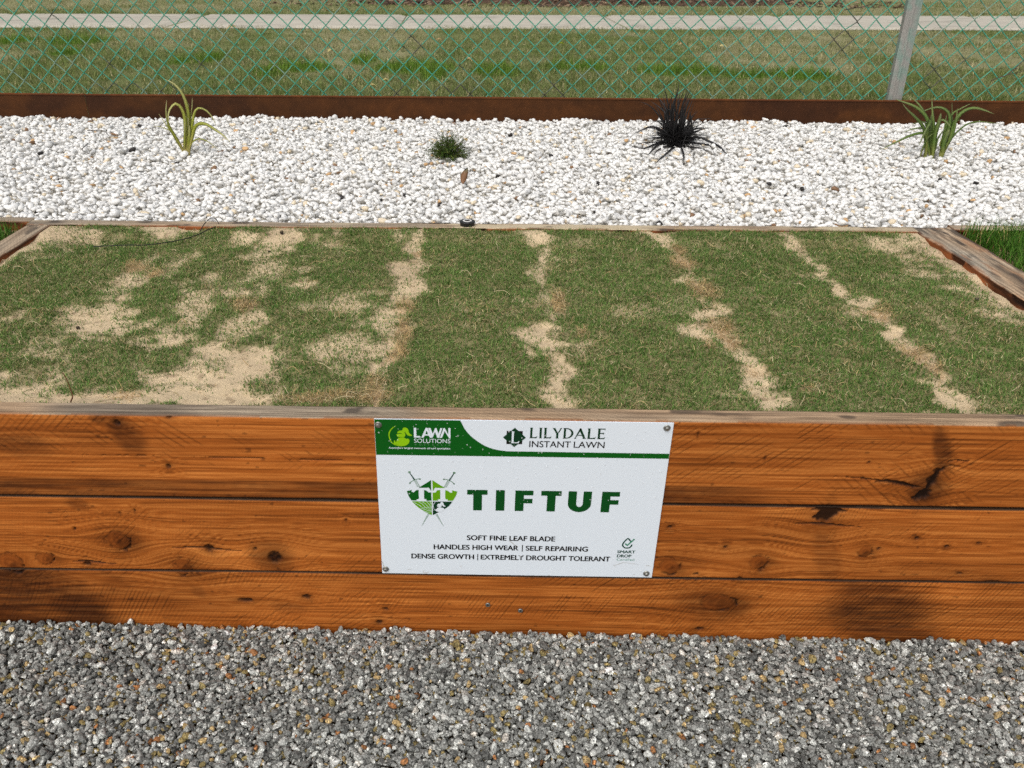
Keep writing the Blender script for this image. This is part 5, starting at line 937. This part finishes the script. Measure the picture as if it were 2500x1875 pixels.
for s in (1, -1):
    sw = []; dk = []
    X = lambda x: x if s > 0 else 228.6 - x
    def seg(a, b, w0, w1): return stroke([(X(a[0]), a[1]), (X(b[0]), b[1])], 1.0, taper=[w0, w1])
    dk += [seg((68.2, 271.5), (77.9, 254.3), 1.6, 3.2)]
    sw += [seg((78.6, 252.8), (86.0, 236.0), .9, .9), seg((81.2, 253.2), (88.6, 236.2), 1.3, 1.3), seg((76.6, 253.0), (84.0, 235.4), .6, .6)]
    sw += [seg((124.5 - .6, 166.0), (138.3, 133.4), 1.3, .25), seg((121.4, 165.6), (138.0, 133.4), 1.0, .25)]
    sw += [stroke(smooth2([(X(a), b) for a, b in ((68.1, 245.1), (71.7, 249.6), (77.9, 253.4), (84.1, 256.0), (88.9, 256.1))], 10), 1.6), ell(X(68.1), 245.0, 1.9, 1.9, 12), ell(X(89.3), 256.0, 2.0, 2.0, 12), ell(X(67.7), 272.8, 2.9, 2.6, 14)]
    so = flat('sword', sw[:3] + sw[5:], M_grey, 1, 'grey-green sword crossed behind the shield'); flat('sword_grip', dk, M_teal, 2, None, so); flat('sword_point', sw[3:5], M_grey, 1, None, so)

# water-saving mark
flat('drop_mark', [stroke(smooth2([(543.5, 100.6), (536.9, 108.2), (529.9, 99.7), (526.8, 92.1), (528.6, 86.5), (532.9, 83.0), (537.6, 82.4), (542.6, 83.7), (546.0, 88.2), (547.0, 92.3)], 34), 3.2)], M_teal, 1, 'dark green water drop outline')
flat('tick_mark', [stroke([(532.0, 94.9), (537.0, 90.0), (550.8, 107.6)], 3.2)], M_sage, 2, 'sage green tick')
words('lettering', 'SMART', 517.4, 556.2, 68.2, 75.6, M_teal, 0.0, heavy=0.45); words('lettering', 'DROP', 517.7, 548.7, 56.7, 64.1, M_teal, 0.0, heavy=0.45); words('lettering', 'Certified', 517.8, 556.1, 46.9, 53.2, M_sage, -0.004)
# scuffs and dirt on the lower edge
sr = np.random.default_rng(701)
M_scuff = mat('scuff_dirt', lin(168, 162, 150), .8)
for x, z, l, a in ((96, 3, 14, -.6), (101, 5, 9, .3), (92, 9, 7, .9), (62, 13, 9, .1), (176, 24, 5, .6), (286, 92, 16, -.7), (296, 84, 10, -.6), (520, 36, 14, .3), (528, 40, 10, .15), (514, 32, 8, -.6), (3.4, 26, 20, -1.3), (6, 18, 10, -1.2), (548, 40, 40, -.12), (589, 34, 12, -.2), (560, 8, 3, .5), (372, 2.4, 4, .2)):
    P = [(x + l * (t - .5) * math.cos(a) + sr.normal(0, .4), z + l * (t - .5) * math.sin(a) + sr.normal(0, .4)) for t in np.linspace(0, 1, 5)]
    flat('scuff', [[(min(max(px, 1), 599), max(pz_, 1)) for px, pz_ in stroke(P, sr.uniform(.5, 1.6), taper=[.2, 1, .6, 1, .1])]], M_scuff)
# hex-washer screws
for x, z in ((8.1, 386.5), (587.4, 388.2), (586.6, 12.1), (8.2, 13.0)):
    bm = bmesh.new(); disc_head(bm, x / 1000, z / 1000, .0072, -.0029, -.0052, 24, .6)
    hexr = [[bm.verts.new((x / 1000 + q * math.cos(k * math.pi / 3 + .3), y, z / 1000 + q * math.sin(k * math.pi / 3 + .3))) for k in range(6)] for q, y in ((.0044, -.0051), (.0044, -.0088), (.0037, -.0095))]
    for a, b in zip(hexr[:-1], hexr[1:]):
        for k in range(6): bm.faces.new((a[k], b[k], b[(k + 1) % 6], a[(k + 1) % 6]))
    bm.faces.new(hexr[-1][::-1]); bmesh.ops.recalc_face_normals(bm, faces=bm.faces)
    bm_link('screw', bm, M_steel, sign)
# rain beads
M_water = bpy.data.materials.new('water'); M_water.use_nodes = True; wp = M_water.node_tree.nodes['Principled BSDF']
wp.inputs['Base Color'].default_value = (0.93, 0.95, 0.97, 1); wp.inputs['Roughness'].default_value = 0.06; wp.inputs['Specular IOR Level'].default_value = 0.6; wp.inputs['Alpha'].default_value = 0.2  # milky white colour stands in for the bright highlights on clear drops
nd = 520; dx = sr.uniform(4, 596, nd); dz = sr.uniform(4, 396, nd); k = sr.uniform(size=nd) < .25 + .75 * sstep(120, 300, dz); dx, dz = dx[k], dz[k]
dv, df = stone_shape(9, 6, 6, 2); dv = dv.copy(); top = dv[:, 1] < 0.15
Vd, Fd, k0 = [], [], 0
for x, z in zip(dx, dz):
    r0 = min(2.6, sr.lognormal(-.15, .42)); Q = dv * np.array([r0, r0 * .55, r0 * sr.uniform(.9, 1.5)]) / 1000; Q[:, 1] = np.minimum(Q[:, 1], 0.00025)
    Vd.append(Q + [x / 1000, -.0043, z / 1000]); Fd.append(df + k0); k0 += len(dv)
o = link('rain_bead', mesh_np('rain_bead', np.concatenate(Vd), np.concatenate(Fd), None, True), M_water, sign); tag(o, kind='stuff', label='rain beads spattered over the sign')
